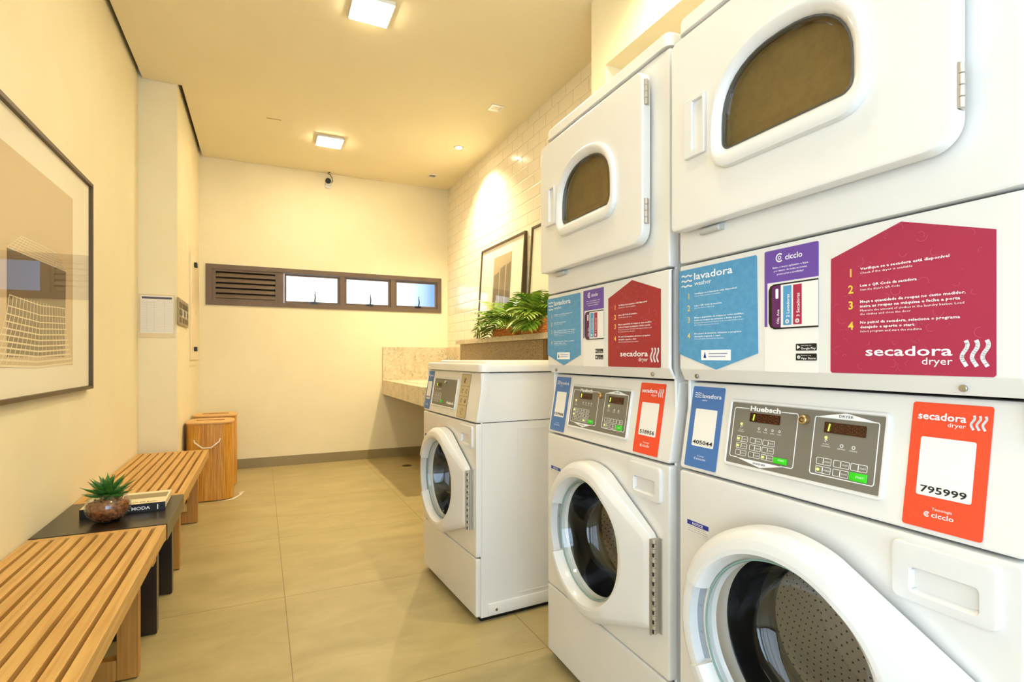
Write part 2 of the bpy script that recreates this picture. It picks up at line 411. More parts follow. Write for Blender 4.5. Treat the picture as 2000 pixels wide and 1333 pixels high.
# ceiling board, with the shadow gap along the left side
gap = .028
b = MB(); b.box(XL+gap, XR, YF, YC-.004, ZC, ZC+.03); b.box(XC+gap, XR, YC-.004, YB-.006, ZC, ZC+.03)
struct('ceiling', b, ceil_m)
struct('light_block_slab', MB().box(XL-.15, XR+.15, YF-.15, YB+.16, ZC+.09, ZC+.2), dark_gap)  # slab added above the ceiling to keep sky light from leaking in
b = MB(); bb = .10
b.box(XC, XR, YB-.012, YB, 0, bb); struct('baseboard_back', b, base_m)
struct('baseboard_left', MB().box(XC, XC+.012, YC, YB-.012, 0, bb), base_m)
# shopfront wall behind the camera
b = MB(); b.box(XL-.15, -.72, YF-.15, YF, 0, ZC+.2); b.box(1.62, XR+.15, YF-.15, YF, 0, ZC+.2); b.box(-.72, 1.62, YF-.15, YF, 2.75, ZC+.2)
struct('wall_front', b, wall_m)
b = MB()
for x in (-.72, -.14, .44, 1.02, 1.57): b.box(x, x+.05, YF-.1, YF-.05, 0, 2.75)
for z in (0, 2.1, 2.70): b.box(-.72, 1.62, YF-.1, YF-.05, z, z+.05)
wf = struct('window_2', b, brown_frame)
o = MB().box(-.7, 1.6, YF-.078, YF-.072, .05, 2.7).build('pane', pane, wf)

# ---------------------------------------------------------------- strip window
win = struct('window_1', (lambda m: (m.box(WX0, WX1, YB-.012, YB+.06, WZ0, WZ0+.045), m.box(WX0, WX1, YB-.012, YB+.06, WZ1-.045, WZ1),
      m.box(WX0, WX0+.055, YB-.012, YB+.06, WZ0+.045, WZ1-.045), m.box(WX1-.045, WX1, YB-.012, YB+.06, WZ0+.045, WZ1-.045), m)[-1])(MB()), brown_frame)
bays = [(-.435, .185), (.185, .815), (.815, 1.345), (1.345, 1.857)]
b = MB()
for x in (.185, .79, 1.335): b.box(x-.022, x+.028, YB-.006, YB+.055, WZ0+.045, WZ1-.045)
b.build('mullion', brown_frame, win)
# louvre
x0, x1 = -.435, .163; z0, z1 = WZ0+.045, WZ1-.045
b = MB(); b.box(x0, x0+.03, YB+.0, YB+.05, z0, z1); b.box(x1-.03, x1, YB, YB+.05, z0, z1)
b.box(x0+.03, x1-.03, YB, YB+.05, z0, z0+.022); b.box(x0+.03, x1-.03, YB, YB+.05, z1-.022, z1)
lf = b.build('louvre_frame', brown_frame, win)
b = MB(); nl = 5; hh = (z1-z0-.05)/nl
for i in range(nl):
    zz = z0+.028+hh*i
    pr = [(YB+.002, zz), (YB+.006, zz+.02), (YB+.02, zz+.04), (YB+.045, zz+hh-.004), (YB+.05, zz+hh-.008), (YB+.03, zz+.026), (YB+.012, zz)]
    b.loft([[(x, y, z) for y, z in pr] for x in (x0+.03, x1-.03)], True, True)
b.build('louvre_slats', brown_frame, win)
MB().box(x0+.02, x1-.02, YB+.06, YB+.065, z0, z1).build('louvre_backing', mat('dark_void', (20, 14, 8), .9), win)
def sash(x0, x1, tilt=0):
    z0, z1 = WZ0+.05, WZ1-.05; t = .02
    M = Matrix.Translation((0, YB+.03, z1)) @ Matrix.Rotation(tilt, 4, 'X') @ Matrix.Translation((0, -YB-.03, -z1))
    b = MB(M); b.box(x0, x0+t, YB+.015, YB+.045, z0, z1); b.box(x1-t, x1, YB+.015, YB+.045, z0, z1)
    b.box(x0+t, x1-t, YB+.015, YB+.045, z0, z0+t); b.box(x0+t, x1-t, YB+.015, YB+.045, z1-t, z1)
    s_ = b.build('sash', brown_frame, win)
    MB(M).box(x0+t, x1-t, YB+.028, YB+.032, z0+t, z1-t).build('pane', pane, s_)
    xm = (x0+x1)/2+.02
    h = MB(); h.box(xm-.035, xm+.03, YB-.022, YB+.014, z0+.0, z0+.018)
    h.tube([(xm, YB-.02, z0+.015), (xm+.004, YB-.03, z0+.06), (xm+.002, YB-.02, z0+.10), (xm+.004, YB-.012, z0+.125)], [.008, .007, .006, .006], 8)
    h.build('window_handle', blk, s_)
sash(.217, .765); sash(.82, 1.31); sash(1.366, 1.852)

# ---------------------------------------------------------------- ceiling fittings
def panel_light(x, y, label):
    t = empty('ceiling_light', (x, y, ZC), 0, label, 'ceiling light', 'square ceiling lights')
    w = .105
    b = MB(); b.rbox(-w-.008, w+.008, -w-.008, w+.008, -.022, 0, .004); b.build('light_frame', white2, t)
    m = MATS.get('lit_diffuser') or mat('lit_diffuser', (255, 240, 210), .5, emit=(1.0, .87, .60), es=54)
    MB().box(-w, w, -w, w, -.026, -.0225).build('diffuser', m, t)
panel_light(.56, 3.04, 'large-looking bright square light on the ceiling at the top edge of the photo')
panel_light(.56, 5.05, 'small-looking bright square light on the ceiling near the back wall')
panel_light(.56, 1.02, 'square ceiling light nearest the glazed front of the room')
def downlight(x, y, label, lit=True):
    t = empty('recessed_downlight' if lit else 'ceiling_spotlight', (x, y, ZC), 0, label, 'ceiling light')
    b = MB(); b.lathe([(.028, -.001), (.03, -.006), (.044, -.005), (.046, 0)], n=32); b.build('trim_ring', white2, t)
    m = MATS.get('lit_lamp') or mat('lit_lamp', (255, 245, 220), .5, emit=(1, .85, .6), es=60)
    MB().cyl((0, 0, -.003), 'Z', .028, .002).build('lamp', m, t)
downlight(1.67, 4.71, 'small round lit downlight in the ceiling beside the tiled wall')
downlight(1.30, 1.75, 'small round downlight in the ceiling over the stacked machines')
s2 = spot((1.30, 1.75, 3.065), 40, 150, .9, .02)
s1 = spot((1.67, 4.71, 3.065), 105, 125, .9, .02)
def grille(x, y, w, label):
    t = empty('ceiling_vent', (x, y, ZC), 0, label, 'ceiling vent')
    b = MB(); f = .014
    b.box(-w, w, -w, -w+f, -.006, 0); b.box(-w, w, w-f, w, -.006, 0); b.box(-w, -w+f, -w+f, w-f, -.006, 0); b.box(w-f, w, -w+f, w-f, -.006, 0)
    b.build('vent_frame', white2, t)
    s = MB()
    for i in range(5):
        yy = -w+f+(2*w-2*f)*(i+.5)/5; s.box(-w+f, w-f, yy-.004, yy+.004, -.004, 0)
    s.build('vent_slats', steel, t)
    MB().box(-w+f, w-f, -w+f, w-f, -.0012, 0).build('vent_backing', mat('vent_dark', (96, 78, 48), .8), t)
grille(1.67, 3.84, .052, 'small square slatted vent in the ceiling between downlight and machines')
grille(1.67, 5.56, .045, 'tiny square vent in the ceiling close to the back right corner')
o = MB().box(-.055, .055, -.006, .006, -.0006, 0).build('ceiling_slot', mat('slot_dark', (168, 132, 76), .7)); o.location = (.095, 4.797, ZC)
tag(o, 'thin dark slot line in the ceiling left of the far square light', 'ceiling slot')
# security camera
t = empty('security_camera', (.645, YB, 2.985), 0, 'small black eyed security camera on the back wall under the ceiling', 'security camera')
b = MB(); b.rbox(-.03, .03, -.05, 0, -.035, .02, .008); b.cyl((0, -.012, -.03), 'Y', .036, .012, 24, .002); b.build('camera_mount', white2, t)
MB().cyl((-.004, -.075, 0), 'Y', .028, .045, 24, .006).build('camera_lens', blk, t)
b = MB(); b.tube([(.034, -.04, -.01), (.045, -.02, .02), (.04, -.012, .055), (.02, -.01, .085), (0, -.012, .09), (-.004, -.03, .095), (.014, -.04, .0945), (.0, -.05, .094), (.02, -.055, .0935)], .0035, 8)
b.build('camera_cable', mat('cable', (60, 40, 20), .6), t)

# ---------------------------------------------------------------- left wall: picture
def local_yz(o): return o
t = empty('framed_picture', (XL, 2.64, 1.47), -PI/2, 'large dark-framed architectural photograph on the left wall above the bench', 'picture')
# local: x -> -Y world ... use x = along wall, facing local -y
t.rotation_euler = (0, 0, PI/2)            # local x -> +Y, local -y -> +X (into the room)
hw, z0, z1 = .635, -.505, .505; fw = .016
def frame(t, x0, x1, z0, z1, fw, dep, m):
    b = MB(); b.box(x0, x1, -dep, 0, z1-fw, z1); b.box(x0, x1, -dep, 0, z0, z0+fw); b.box(x0, x0+fw, -dep, 0, z0+fw, z1-fw); b.box(x1-fw, x1, -dep, 0, z0+fw, z1-fw)
    return b.build('picture_frame', m, t)
frame(t, -hw, hw, z0, z1, fw, .028, frame_dark)
MB().box(-hw+fw, hw-fw, -.012, -.002, z0+fw, z1-fw).build('picture_mat', mat_board, t)
X_ = lambda y: y-2.64
Z_ = lambda z: z-1.47
pr = MB(); pr.box(X_(2.15), X_(3.01), -.0135, -.012, Z_(1.085), Z_(1.832))
pr = pr.build('picture_print', mat('print_taupe', (214, 190, 152), .6), t)
dk = MB(); dk.prism([(X_(2.322), Z_(1.12)), (X_(2.9), Z_(1.12)), (X_(2.915), Z_(1.49)), (X_(2.322), Z_(1.486))], -.0141, -.0136)
dk.build('print_building', mat('print_dark', (112, 92, 60), .5), pr)
g = MB(); yy = -.0146
def fan(x0a, x1a, za, x0b, x1b, zb, n, w):
    for i in range(n+1):
        f = i/n; xa = x0a+(x1a-x0a)*f; xb = x0b+(x1b-x0b)*f
        pts = [(xa+(xb-xa)*q**1.6, za+(zb-za)*q) for q in (0, .25, .5, .75, 1)]
        g.poly([(X_(x), Z_(z)) for x, z in pts], w, yy)
fan(2.34, 2.90, 1.33, 2.17, 3.0, 1.09, 18, .0035)
for i in range(11):
    q = i/10; z = 1.33-.235*q**.8; xa = 2.34-.17*q**1.4; xb = 2.9+.1*q**1.4
    g.poly([(X_(xa), Z_(z)), (X_((xa+xb)/2), Z_(z-.012)), (X_(xb), Z_(z))], .0032+.004*q, yy)
P0, P1, P2, P3 = (2.322, 1.487), (2.44, 1.548), (2.79, 1.55), (2.92, 1.492)
def lerp(a, b, f): return (a[0]+(b[0]-a[0])*f, a[1]+(b[1]-a[1])*f)
for i in range(17):
    f = i/16; a = lerp(P1, P2, f); b_ = lerp(P0, P3, f); g.line((X_(a[0]), Z_(a[1])), (X_(b_[0]), Z_(b_[1])), .0028, yy)
for i in range(7):
    f = i/6; a = lerp(P1, P0, f); b_ = lerp(P2, P3, f); g.line((X_(a[0]), Z_(a[1])), (X_(b_[0]), Z_(b_[1])), .0028, yy)
g.build('print_lines', mat('print_pale', (244, 230, 200), .6), pr)
MB().add([(-hw+fw, -.02, z0+fw), (hw-fw, -.02, z0+fw), (hw-fw, -.02, z1-fw), (-hw+fw, -.02, z1-fw)], [(0, 1, 2, 3)]).build('picture_glass', pic_glass, t)

# ---------------------------------------------------------------- notices on the pilaster
t = empty('notice_sheet', (-.667, YC, 1.26), 0, 'white ruled notice sheet in a clear sleeve on the pilaster', 'notice')
MB().box(-.107, .107, -.004, -.001, 0, .305).build('sleeve', mat('clear_sleeve', (226, 208, 170), .2), t)
pp = MB().box(-.098, .098, -.006, -.0045, .03, .295).build('paper', paper, t)
b = MB(); b.prism([(-.09, .272), (.09, .272), (.09, .287), (-.09, .287)], -.0066, -.0061); b.build('header_band', mat('slate_print', (86, 82, 96), .5), pp)
b = MB()
for i in range(26): b.line((-.094, .262-i*.0088), (.094, .262-i*.0088), .0008, -.0066)
for x in (-.06, -.018, .045): b.line((x, .266), (x, .04), .0008, -.0066)
b.build('ruled_lines', mat('grey_print', (176, 168, 168), .6), pp)
# switch panel and board on the side of the pilaster, local x -> +Y, facing +X
t = empty('switch_panel', (XC, 4.74, 1.355), PI/2, 'grey switch panel with two columns on the side of the pilaster', 'switch panel')
MB().rbox(-.28, .28, -.012, 0, 0, .195, .004).build('cover_plate', mat('switch_grey', (158, 142, 108), .5), t)
sd = mat('switch_dark', (104, 88, 58), .5)
for cx in (-.17, .02, .18):
    for k in range(3): MB().box(cx-.06, cx+.06, -.016, -.012, .02+k*.055, .055+k*.055).build('switch', sd, t)
for cx in (-.075, .105): MB().box(cx-.015, cx+.015, -.018, -.012, .06, .12).build('switch_key', white2, t)
t = empty('electrical_cabinet', (XC, 5.455, 1.045), PI/2, 'flush cream electrical cabinet door with two black latches on the pilaster', 'electrical cabinet')
MB().box(-.315, .315, -.006, 0, 0, 1.0).build('cabinet_frame', wall_m, t)
dd = MB().rbox(-.28, .28, -.018, -.006, .05, .96, .004).build('cabinet_door', mat('cream_door', (240, 222, 188), .4), t)
for z in (.125, .86): MB().rbox(-.09, -.03, -.04, -.018, z, z+.04, .004).build('latch', blk, dd)
MB().prism([(.0, .45), (.05, .45), (.025, .52)], -.0188, -.0182).build('warning_triangle', mat('warning_yellow', (214, 196, 50), .5), dd)

# ---------------------------------------------------------------- benches and black table
BT, BX0, BX1 = .45, XL+.006, -.343
def leg_frame(name, x0, x1, y, th, m, parent):
    b = MB(); b.rbox(x1-.062, x1, y, y+th, .004, BT-.06, .002, 1); b.rbox(x0, x0+.062, y, y+th, .004, BT-.06, .002, 1)
    b.rbox(x0+.062, x1-.062, y+.001, y+th-.001, .004, .075, .002, 1); return b.build(name, m, parent)
def bench(y0, y1, label):
    t = empty('slatted_bench', ((BX0+BX1)/2, (y0+y1)/2, 0), 0, label, 'bench', 'slatted oak benches')
    hx = (BX1-BX0)/2; hy = (y1-y0)/2; n = 10; gapw = .0125; sw = (2*hx-gapw*(n-1))/n; e = .028
    for i in range(n):
        x = -hx+i*(sw+gapw); MB().rbox(x, x+sw, -hy+e, hy-e, BT-.055, BT, .0015, 1).build('slat', slat_wood, t)
    for s in (-1, 1):
        ya = -hy if s < 0 else hy-e; MB().rbox(-hx, hx, ya, ya+e, BT-.06, BT, .0015, 1).build('end_rail', slat_wood, t)
    MB().box(-hx+.004, hx-.004, -hy+.2, -hy+.26, BT-.075, BT-.0555).build('cross_batten', leg_wood, t); MB().box(-hx+.004, hx-.004, hy-.26, hy-.2, BT-.075, BT-.0555).build('cross_batten', leg_wood, t)
    for s in (-1, 1):
        y = (-hy+.235 if s < 0 else hy-.235-.045)
        leg_frame('leg_frame', -hx+.01, hx-.045, y, .045, leg_wood, t)
        for x in (-hx+.03, hx-.08): MB().cyl((x, y+.022, 0), 'Z', .01, .005, 12).build('foot_pad', blk, t)
bench(1.12, 2.515, 'near slatted oak bench at the lower left corner')
bench(3.045, 4.435, 'far slatted oak bench ending at the bamboo laundry baskets')
t = empty('side_table', ((XL+BX1)/2+.003, 2.78, 0), 0, 'black-brown low table between the two slatted benches', 'table')
hx = (BX1+.004-XL-.006)/2
MB().rbox(-hx, hx, -.255, .255, BT-.068, BT, .002, 1).build('tabletop', blackwood, t)
for y in (-.225, .18):
    b = MB(); b.rbox(hx-.105, hx-.04, y, y+.045, .004, BT-.068, .002, 1); b.rbox(-hx+.01, -hx+.072, y, y+.045, .004, BT-.068, .002, 1); b.rbox(-hx+.072, hx-.105, y+.001, y+.044, .004, .075, .002, 1)
    b.build('leg_frame', blackwood, t)
    for x in (-hx+.04, hx-.07): MB().cyl((x, y+.022, 0), 'Z', .01, .005, 12).build('foot_pad', chrome, t)
# book
t = empty('book', (-.53, 2.757, BT), 0, 'thick book with DA MODA on its black spine lying on the black table', 'book')
t.rotation_euler = (0, 0, math.radians(1.5))
MB().rbox(-.15, .15, .0, .235, 0, .003, .001, 1).build('back_cover', blk, t)
MB().rbox(-.147, .147, .004, .23, .003, .0345, .001, 1).build('pages', mat('page_edges', (226, 208, 170), .8), t)
cv = MB().rbox(-.15, .15, 0, .235, .0345, .0375, .001, 1).build('front_cover', mat('cover_white', (232, 218, 184), .4), t)
MB().box(-.12, .143, .10, .19, .0376, .038).build('cover_photo', mat('cover_grey', (150, 136, 104), .5), cv)
b = MB(Matrix.Translation((0, .02, .0379)) @ Matrix.Rotation(-PI/2, 4, 'X')); b.text('A HISTÓRIA', -.12, 0, .018, .12, 0, .02); b.build('cover_lettering', mat('cover_text', (140, 120, 84), .5), cv)
sp_ = MB().rbox(-.15, .15, -.0025, 0, 0, .0375, .001, 1).build('spine', blk, t)
b = MB(); b.text('DA MODA', -.01, .012, .014, .095, -.003, .02); b.line((.122, .008), (.122, .03), .004, -.0031); b.build('spine_lettering', wht_print, sp_)
# succulent in a glass bowl
t = empty('potted_succulent', (-.565, 2.668, BT), 0, 'green succulent in a round glass bowl of bark chips on the black table', 'plant')
R = .078
def bowl_r(z): return R*math.sqrt(max(0, 1-((z-.062)/.064)**2))
pr = [(0.0005, .001), (.028, .001)]+[(bowl_r(z), z) for z in [.006+.105*i/14 for i in range(15)] if bowl_r(z) > .03]+[(.052, .116)]
b = MB(); b.lathe(pr+[(.049, .116)]+[(max(r-.003, .0005), z+.003 if z < .01 else z) for r, z in reversed(pr[:-1])]); b.build('glass_bowl', bowl_glass, t)
b = MB(); prc = [(.0005, .006), (.03, .007)]+[(bowl_r(z)-.008, z) for z in [.012+.066*i/12 for i in range(13)]]+[(.04, .088), (.0005, .092)]; b.lathe(prc, n=40)
cb = b.build('bark_bed', chip_m, t)
b = MB()
for i in range(420):
    a = random.random()*2*PI; z = .012+.070*random.random(); r = (bowl_r(z)-.009) if random.random() < .75 else random.random()*.055
    if r < bowl_r(z)-.0095: z = .087
    sz = random.uniform(.003, .0065); M = Matrix.Translation((r*math.cos(a), r*math.sin(a), z)) @ Matrix.Rotation(random.random()*6, 4, Vector((random.random(), random.random(), random.random())))
    vs = [M @ Vector(p) for p in [(-sz, -sz*.6, 0), (sz, -sz*.5, .0), (sz*.8, sz*.6, 0), (-sz*.8, sz*.5, 0), (0, 0, sz*.5)]]
    b.add([tuple(v) for v in vs], [(0, 1, 4), (1, 2, 4), (2, 3, 4), (3, 0, 4), (3, 2, 1, 0)])
o = b.build('bark_chips', chip_m, t); o['kind'] = 'stuff'
def fleshy(b, base, az, el, ln, w, curve=.4):
    d = Vector((math.cos(az)*math.cos(el), math.sin(az)*math.cos(el), math.sin(el))); side = Vector((-math.sin(az), math.cos(az), 0)); up = side.cross(d)*-1
    loops = []
    for i in range(9):
        f = i/8; p = Vector(base)+d*ln*f+Vector((0, 0, 1))*curve*ln*f*f*.5; ww = w*(math.sin(PI*min(1, f*.85+.18))**.8)*(1-f**5)+.0004; th = ww*.45
        loops.append([tuple(p+side*ww*math.cos(2*PI*j/8)+up*th*math.sin(2*PI*j/8)+up*(.3*ww*abs(math.cos(2*PI*j/8)))) for j in range(8)])
    b.loft(loops, True, True)
b = MB()
for ring, (n, el, ln, z) in enumerate([(8, .02, .098, .104), (8, .32, .094, .110), (6, .66, .084, .116), (4, 1.05, .066, .12)]):
    for k in range(n): fleshy(b, (0, 0, z), 2*PI*k/n+ring*.37+random.uniform(-.1, .1), el+random.uniform(-.06, .1), ln*random.uniform(.88, 1.08), .0135, .35)
b.cyl((0, 0, .09), 'Z', .012, .035, 12); b.build('succulent_leaves', leaf_d, t)

# ---------------------------------------------------------------- bamboo laundry baskets
def hamper(x, y, w, d, h, label, lidtilt=0.0):
    t = empty('laundry_basket', (x, y, 0), 0, label, 'laundry basket', 'bamboo laundry baskets')
    def ol(k=0, n=64):
        out = []
        for i in range(n):
            a = 2*PI*i/n; c, s = math.cos(a), math.sin(a); p = 4.0
            out.append(((w/2+k)*math.copysign(abs(c)**(2/p), c), (d/2+k)*math.copysign(abs(s)**(2/p), s)))
        return out
    b = MB(); b.loft([[(px, py, z) for px, py in ol(k)] for k, z in [(-.012, .006), (0, .006), (.0, h*.5), (-.002, h), (-.01, h)]], True, False); b.build('basket_body', bamboo, t)
    b = MB(); b.loft([[(px, py, z+lidtilt*(py+d/2)) for px, py in ol(k)] for k, z in [(0, h+.001), (.006, h+.002), (.006, h+.012), (.0, h+.016)]], True, True)
    b.build('lid', bamboo_lid, t)
    b = MB(); b.box(-w*.3, w*.3, -.004, .004, h+.016+lidtilt*d/2, h+.0195+lidtilt*d/2); b.build('lid_seam', mat('seam_brown', (120, 70, 24), .6), t)
    for s in (-1, 1):
        xs = (-.03, .12)
        if s < 0:
            xa, xb = -.10, .075
            f = lambda x_: -(d/2)*(1-abs(2*x_/w)**4)**(1/4)-.006
            b = MB(); b.tube([(xa, f(xa)+.01, h-.12), (xa+.004, f(xa)-.006, h-.135), ((xa+xb)/2-.03, f(.0)-.014, h-.18), ((xa+xb)/2+.03, f(.0)-.014, h-.18), (xb-.004, f(xb)-.006, h-.135), (xb, f(xb)+.01, h-.115)], .0055, 8)
            b.build('rope_handle', rope, t)
    return t
hamper(-.365, 4.89, .325, .33, .60, 'near bamboo laundry basket with white rope handle beside the far bench', 0)
hamper(-.36, 5.36, .33, .32, .605, 'farther bamboo laundry basket half hidden behind the other one')
b = MB(); b.loft([[(x, y, .0008) for x, y in pts] for pts in [[(-.3, 4.70), (-.21, 4.745), (-.16, 4.86), (-.172, 4.95)], [(-.32, 4.685), (-.20, 4.73), (-.145, 4.86), (-.125, 4.97)]]], closed=False)
for i in range(len(b.v)): pass
o = b.build('liner_cloth', cloth_m); tag(o, 'white liner hem spread on the floor under the near bamboo basket', 'cloth')
sol = o.modifiers.new('thick', 'SOLIDIFY'); sol.thickness = .002; sol.offset = 1
o = MB().lathe([(.0005, .0015), (.035, .0015), (.045, .003), (.052, .0005)], n=32).build('floor_drain', mat('drain_dark', (70, 48, 22), .6)); o.location = (1.362, 5.432, 0)
tag(o, 'small dark round drain in the floor under the granite counter', 'floor drain')

# ---------------------------------------------------------------- granite counter, backsplash, shelf
CX0, CZ0, CZ1, CY0 = 1.223, .709, .866, 4.35
SX0, SX1, SY0, SY1 = 1.36, 1.70, 4.95, 5.56
b = MB(); th = .03
YB_, XR_ = YB-.001, XR-.002
b.box(CX0, SX0, CY0, YB_, CZ1-th, CZ1); b.box(SX1, 1.736, CY0, YB_, CZ1-th, CZ1); b.box(1.736, XR_, 4.863, YB_, CZ1-th, CZ1); b.box(SX0, SX1, CY0, SY0, CZ1-th, CZ1); b.box(SX0, SX1, SY1, YB_, CZ1-th, CZ1)
b.box(CX0, CX0+.03, CY0, YB_, CZ0, CZ1-th); b.box(CX0+.03, 1.736, CY0, CY0+.03, CZ0, CZ1-th)
cnt = b.build('granite_counter', granite)
b = MB(); b.box(CX0, XR-.022, YB-.021, YB_, CZ1, 1.232); b.box(XR-.022, XR_, 4.905, YB_, CZ1, 1.232); b.build('backsplash', granite, cnt)
tag(cnt, 'speckled granite counter with upstand in the back right corner', 'counter')
t = empty('laundry_sink', (SX0, SY0, CZ1), 0, 'pale basin set into the granite counter', 'sink')
w_, d_ = SX1-SX0, SY1-SY0
b = MB(); b.loft([[(x, y, z) for x, y in rrect(.0+k, w_-k, .0+k, d_-k, .04)] for k, z in [(-.01, .0005), (-.01, .004), (.004, .004), (.008, -.02), (.03, -.2), (.06, -.22)]], False, True); b.build('basin', mat('cream_basin', (238, 226, 200), .25), t)
MB().cyl((w_/2, d_/2, -.221), 'Z', .03, .004).build('sink_drain', chrome, t)
t = empty('faucet', (1.9, 5.80, CZ1), 0, 'chrome swan-neck tap rising behind the white washer lid', 'faucet')
MB().cyl((0, 0, 0), 'Z', .026, .05, 24, .004).build('faucet_base', chrome, t)
b = MB(); b.tube([(0, 0, .04), (0, 0, .16)]+[(-.0, -.085+.085*math.cos(a), .16+.095*math.sin(a)) for a in [PI*i/12 for i in range(1, 13)]]+[(0, -.17, .13)], .0085, 12); b.build('spout', chrome, t)
MB().tube([(0, .0, .045), (-.05, 0, .065)], .006, 8).build('faucet_lever', chrome, t)
SHX, SHZ0, SHZ1 = 1.70, 1.243, 1.283
o = MB().box(SHX, XR-.002, 2.5, 4.895, SHZ0, SHZ1).build('granite_shelf', granite); tag(o, 'pale granite shelf on the tiled wall carrying the ferns and pictures', 'shelf')
b = MB(); b.box(SHX+.005, XR-.024, 3.09, 3.135, .002, SHZ0-.001); o = b.build('shelf_support', mat('brown_support', (120, 88, 44), .6)); tag(o, 'narrow brown upright under the granite shelf near the stacked machines', 'shelf support')

dg = noisy('shade_painted_granite', (112, 90, 58), (178, 152, 110), 150, .4, lo=.42, hi=.58)  # same granite as the shelf, darkened to paint in the shade under it
o = MB().box(1.738, XR-.024, 3.14, 4.86, .002, SHZ0-.001).build('stone_ledge', dg); tag(o, 'speckled granite ledge under the granite shelf, its shade painted into the colour', 'ledge')
# pictures leaning on the shelf: local x -> -Y (left to right), facing -X
def leaning(yfar, w, h, label, art):
    t = empty('leaning_picture', (XR-.075, yfar, SHZ1+.003), -PI/2, label, 'picture', 'framed pictures on the granite shelf')
    t.rotation_euler = (math.radians(0), 0, -PI/2)
    M = Matrix.Rotation(math.radians(-3.5), 4, 'X'); fw = .017
    b = MB(M); b.box(0, w, 0, .035, h-fw, h); b.box(0, w, 0, .035, 0, fw); b.box(0, fw, 0, .035, fw, h-fw); b.box(w-fw, w, 0, .035, fw, h-fw); b.build('picture_frame', frame_dark, t)
    MB(M).box(fw, w-fw, .012, .03, fw, h-fw).build('picture_mat', mat_board, t)
    if art:
        pr = MB(M); pr.box(.31, .70, .0105, .012, .12, .755); pr = pr.build('picture_print', mat('print_grey_sky', (186, 168, 134), .5), t)
        d = MB(M)
        for a, b2, zt, lean in [(.325, .445, .60, .0), (.46, .575, .645, 0), (.592, .695, .66, 0)]: d.prism([(a, .13), (b2, .13), (b2, zt+.01), (a+.01, zt-.012)], .0096, .0102)
        d.build('print_towers', mat('print_tower', (128, 112, 84), .5), pr)
    MB(M).add([(fw, .005, fw), (w-fw, .005, fw), (w-fw, .005, h-fw), (fw, .005, h-fw)], [(0, 1, 2, 3)]).build('picture_glass', pic_glass, t)
leaning(4.86, .955, .875, 'framed print of three grey towers leaning on the shelf, farther one', True)
leaning(3.79, .955, .875, 'mostly hidden framed print leaning on the shelf nearest the machines', False)

# ferns in baskets
def frond(b, base, az, el, ln, w, droop=1.1, n=15):
    pts = []; p = Vector(base); e = el
    for i in range(n+1): pts.append(p.copy()); p = p+Vector((math.cos(az)*math.cos(e), math.sin(az)*math.cos(e), math.sin(e)))*ln/n; e -= droop/n
    b.tube(pts, [.0028*(1-i/n*.8) for i in range(n+1)], 5)
    side = Vector((-math.sin(az), math.cos(az), 0))
    for i in range(2, n+1):
        f = i/n; l = w*math.sin(PI*(f*.82+.12))**.7; t = (pts[i]-pts[i-1]).normalized(); nz = side.cross(t)
        for s in (-1, 1):
            d = (side*s*.88+t*.45+Vector((0, 0, random.uniform(-.1, .2)))).normalized()
            o = pts[i]; q = t-d*t.dot(d); q.normalize(); nn = d.cross(q); m = 7; L_, R_, C_ = [], [], []
            wd = l*.13*random.uniform(.85, 1.15)
            for k in range(m):
                g = k/(m-1); c = o+d*l*g+t*l*.22*g*g+Vector((0, 0, -.30*l*g*g)); ww = wd*math.sin(PI*min(1, g*.86+.12))**.8*(1-g**6)+.0002
                L_.append(tuple(c-q*ww+nn*ww*.35)); C_.append(tuple(c)); R_.append(tuple(c+q*ww+nn*ww*.35))
            b.loft([L_, C_, R_], closed=False)
def fern(x, y, w, d, h, label, specs):
    t = empty('potted_fern', (x, y, SHZ1), 0, label, 'plant', 'ferns in rattan baskets on the shelf')
    b = MB(); ol = lambda k: rrect(-w/2+k, w/2-k, -d/2+k, d/2-k, .03)
    lp = []
    for i in range(int(h/.006)+1):
        z = i*.006; lp.append([(px, py, z) for px, py in ol(.004 if i % 2 else 0)])
    lp.append([(px, py, h-.01) for px, py in ol(.014)]); b.loft(lp, True, True); b.build('woven_basket', basket_m, t)
    for k, grp in enumerate((specs[::2], specs[1::2])):
        b = MB()
        for az, el, ln, dr in grp: frond(b, (random.uniform(-.02, .02), random.uniform(-.09, .09), h-.01), math.radians(az), math.radians(el), ln*1.0, .115, dr, 11)
        b.build('fronds', (fern_m, fern_m2)[k], t)
random.seed(3)
sp1 = [(118, 70, .38, 1.1), (97, 60, .36, 1.2), (-98, 45, .36, 1.1), (155, 55, .3, 1.4), (110, 45, .46, 1.5), (98, 20, .40, 1.2), (95, 38, .42, 1.1), (112, 30, .44, 1.2), (140, 48, .33, 1.3), (165, 40, .30, 1.5), (190, 45, .28, 1.6), (125, 62, .34, 1.3), (96, 60, .33, 1.1), (-96, 55, .34, 1.0), (-95, 42, .32, 1.4), (210, 50, .28, 1.7), (240, 60, .30, 1.5), (100, 75, .30, .9), (150, 25, .30, 1.3), (175, 65, .30, 1.5), (105, 70, .26, .9), (-100, 70, .30, .8), (230, 35, .26, 1.3), (130, 18, .33, 1.1)]
fern(1.775, 3.80, .15, .42, .068, 'green fern in a low rattan basket in front of the tower print', sp1)
sp2 = [(165, 35, .25, 1.7), (195, 28, .24, 1.7), (222, 30, .25, 1.7), (140, 30, .26, 1.7), (180, 55, .25, 1.9), (205, 15, .2, 1.3), (150, 15, .22, 1.3), (95, 60, .30, 1.1), (140, 55, .28, 1.4), (180, 50, .28, 1.6), (215, 45, .28, 1.6), (-100, 50, .32, 1.3), (-80, 65, .32, 1.0), (-120, 70, .3, 1.1), (120, 75, .28, .9), (160, 70, .28, 1.3), (250, 30, .28, 1.2), (200, 75, .3, 1.2), (100, 40, .26, 1.0)]
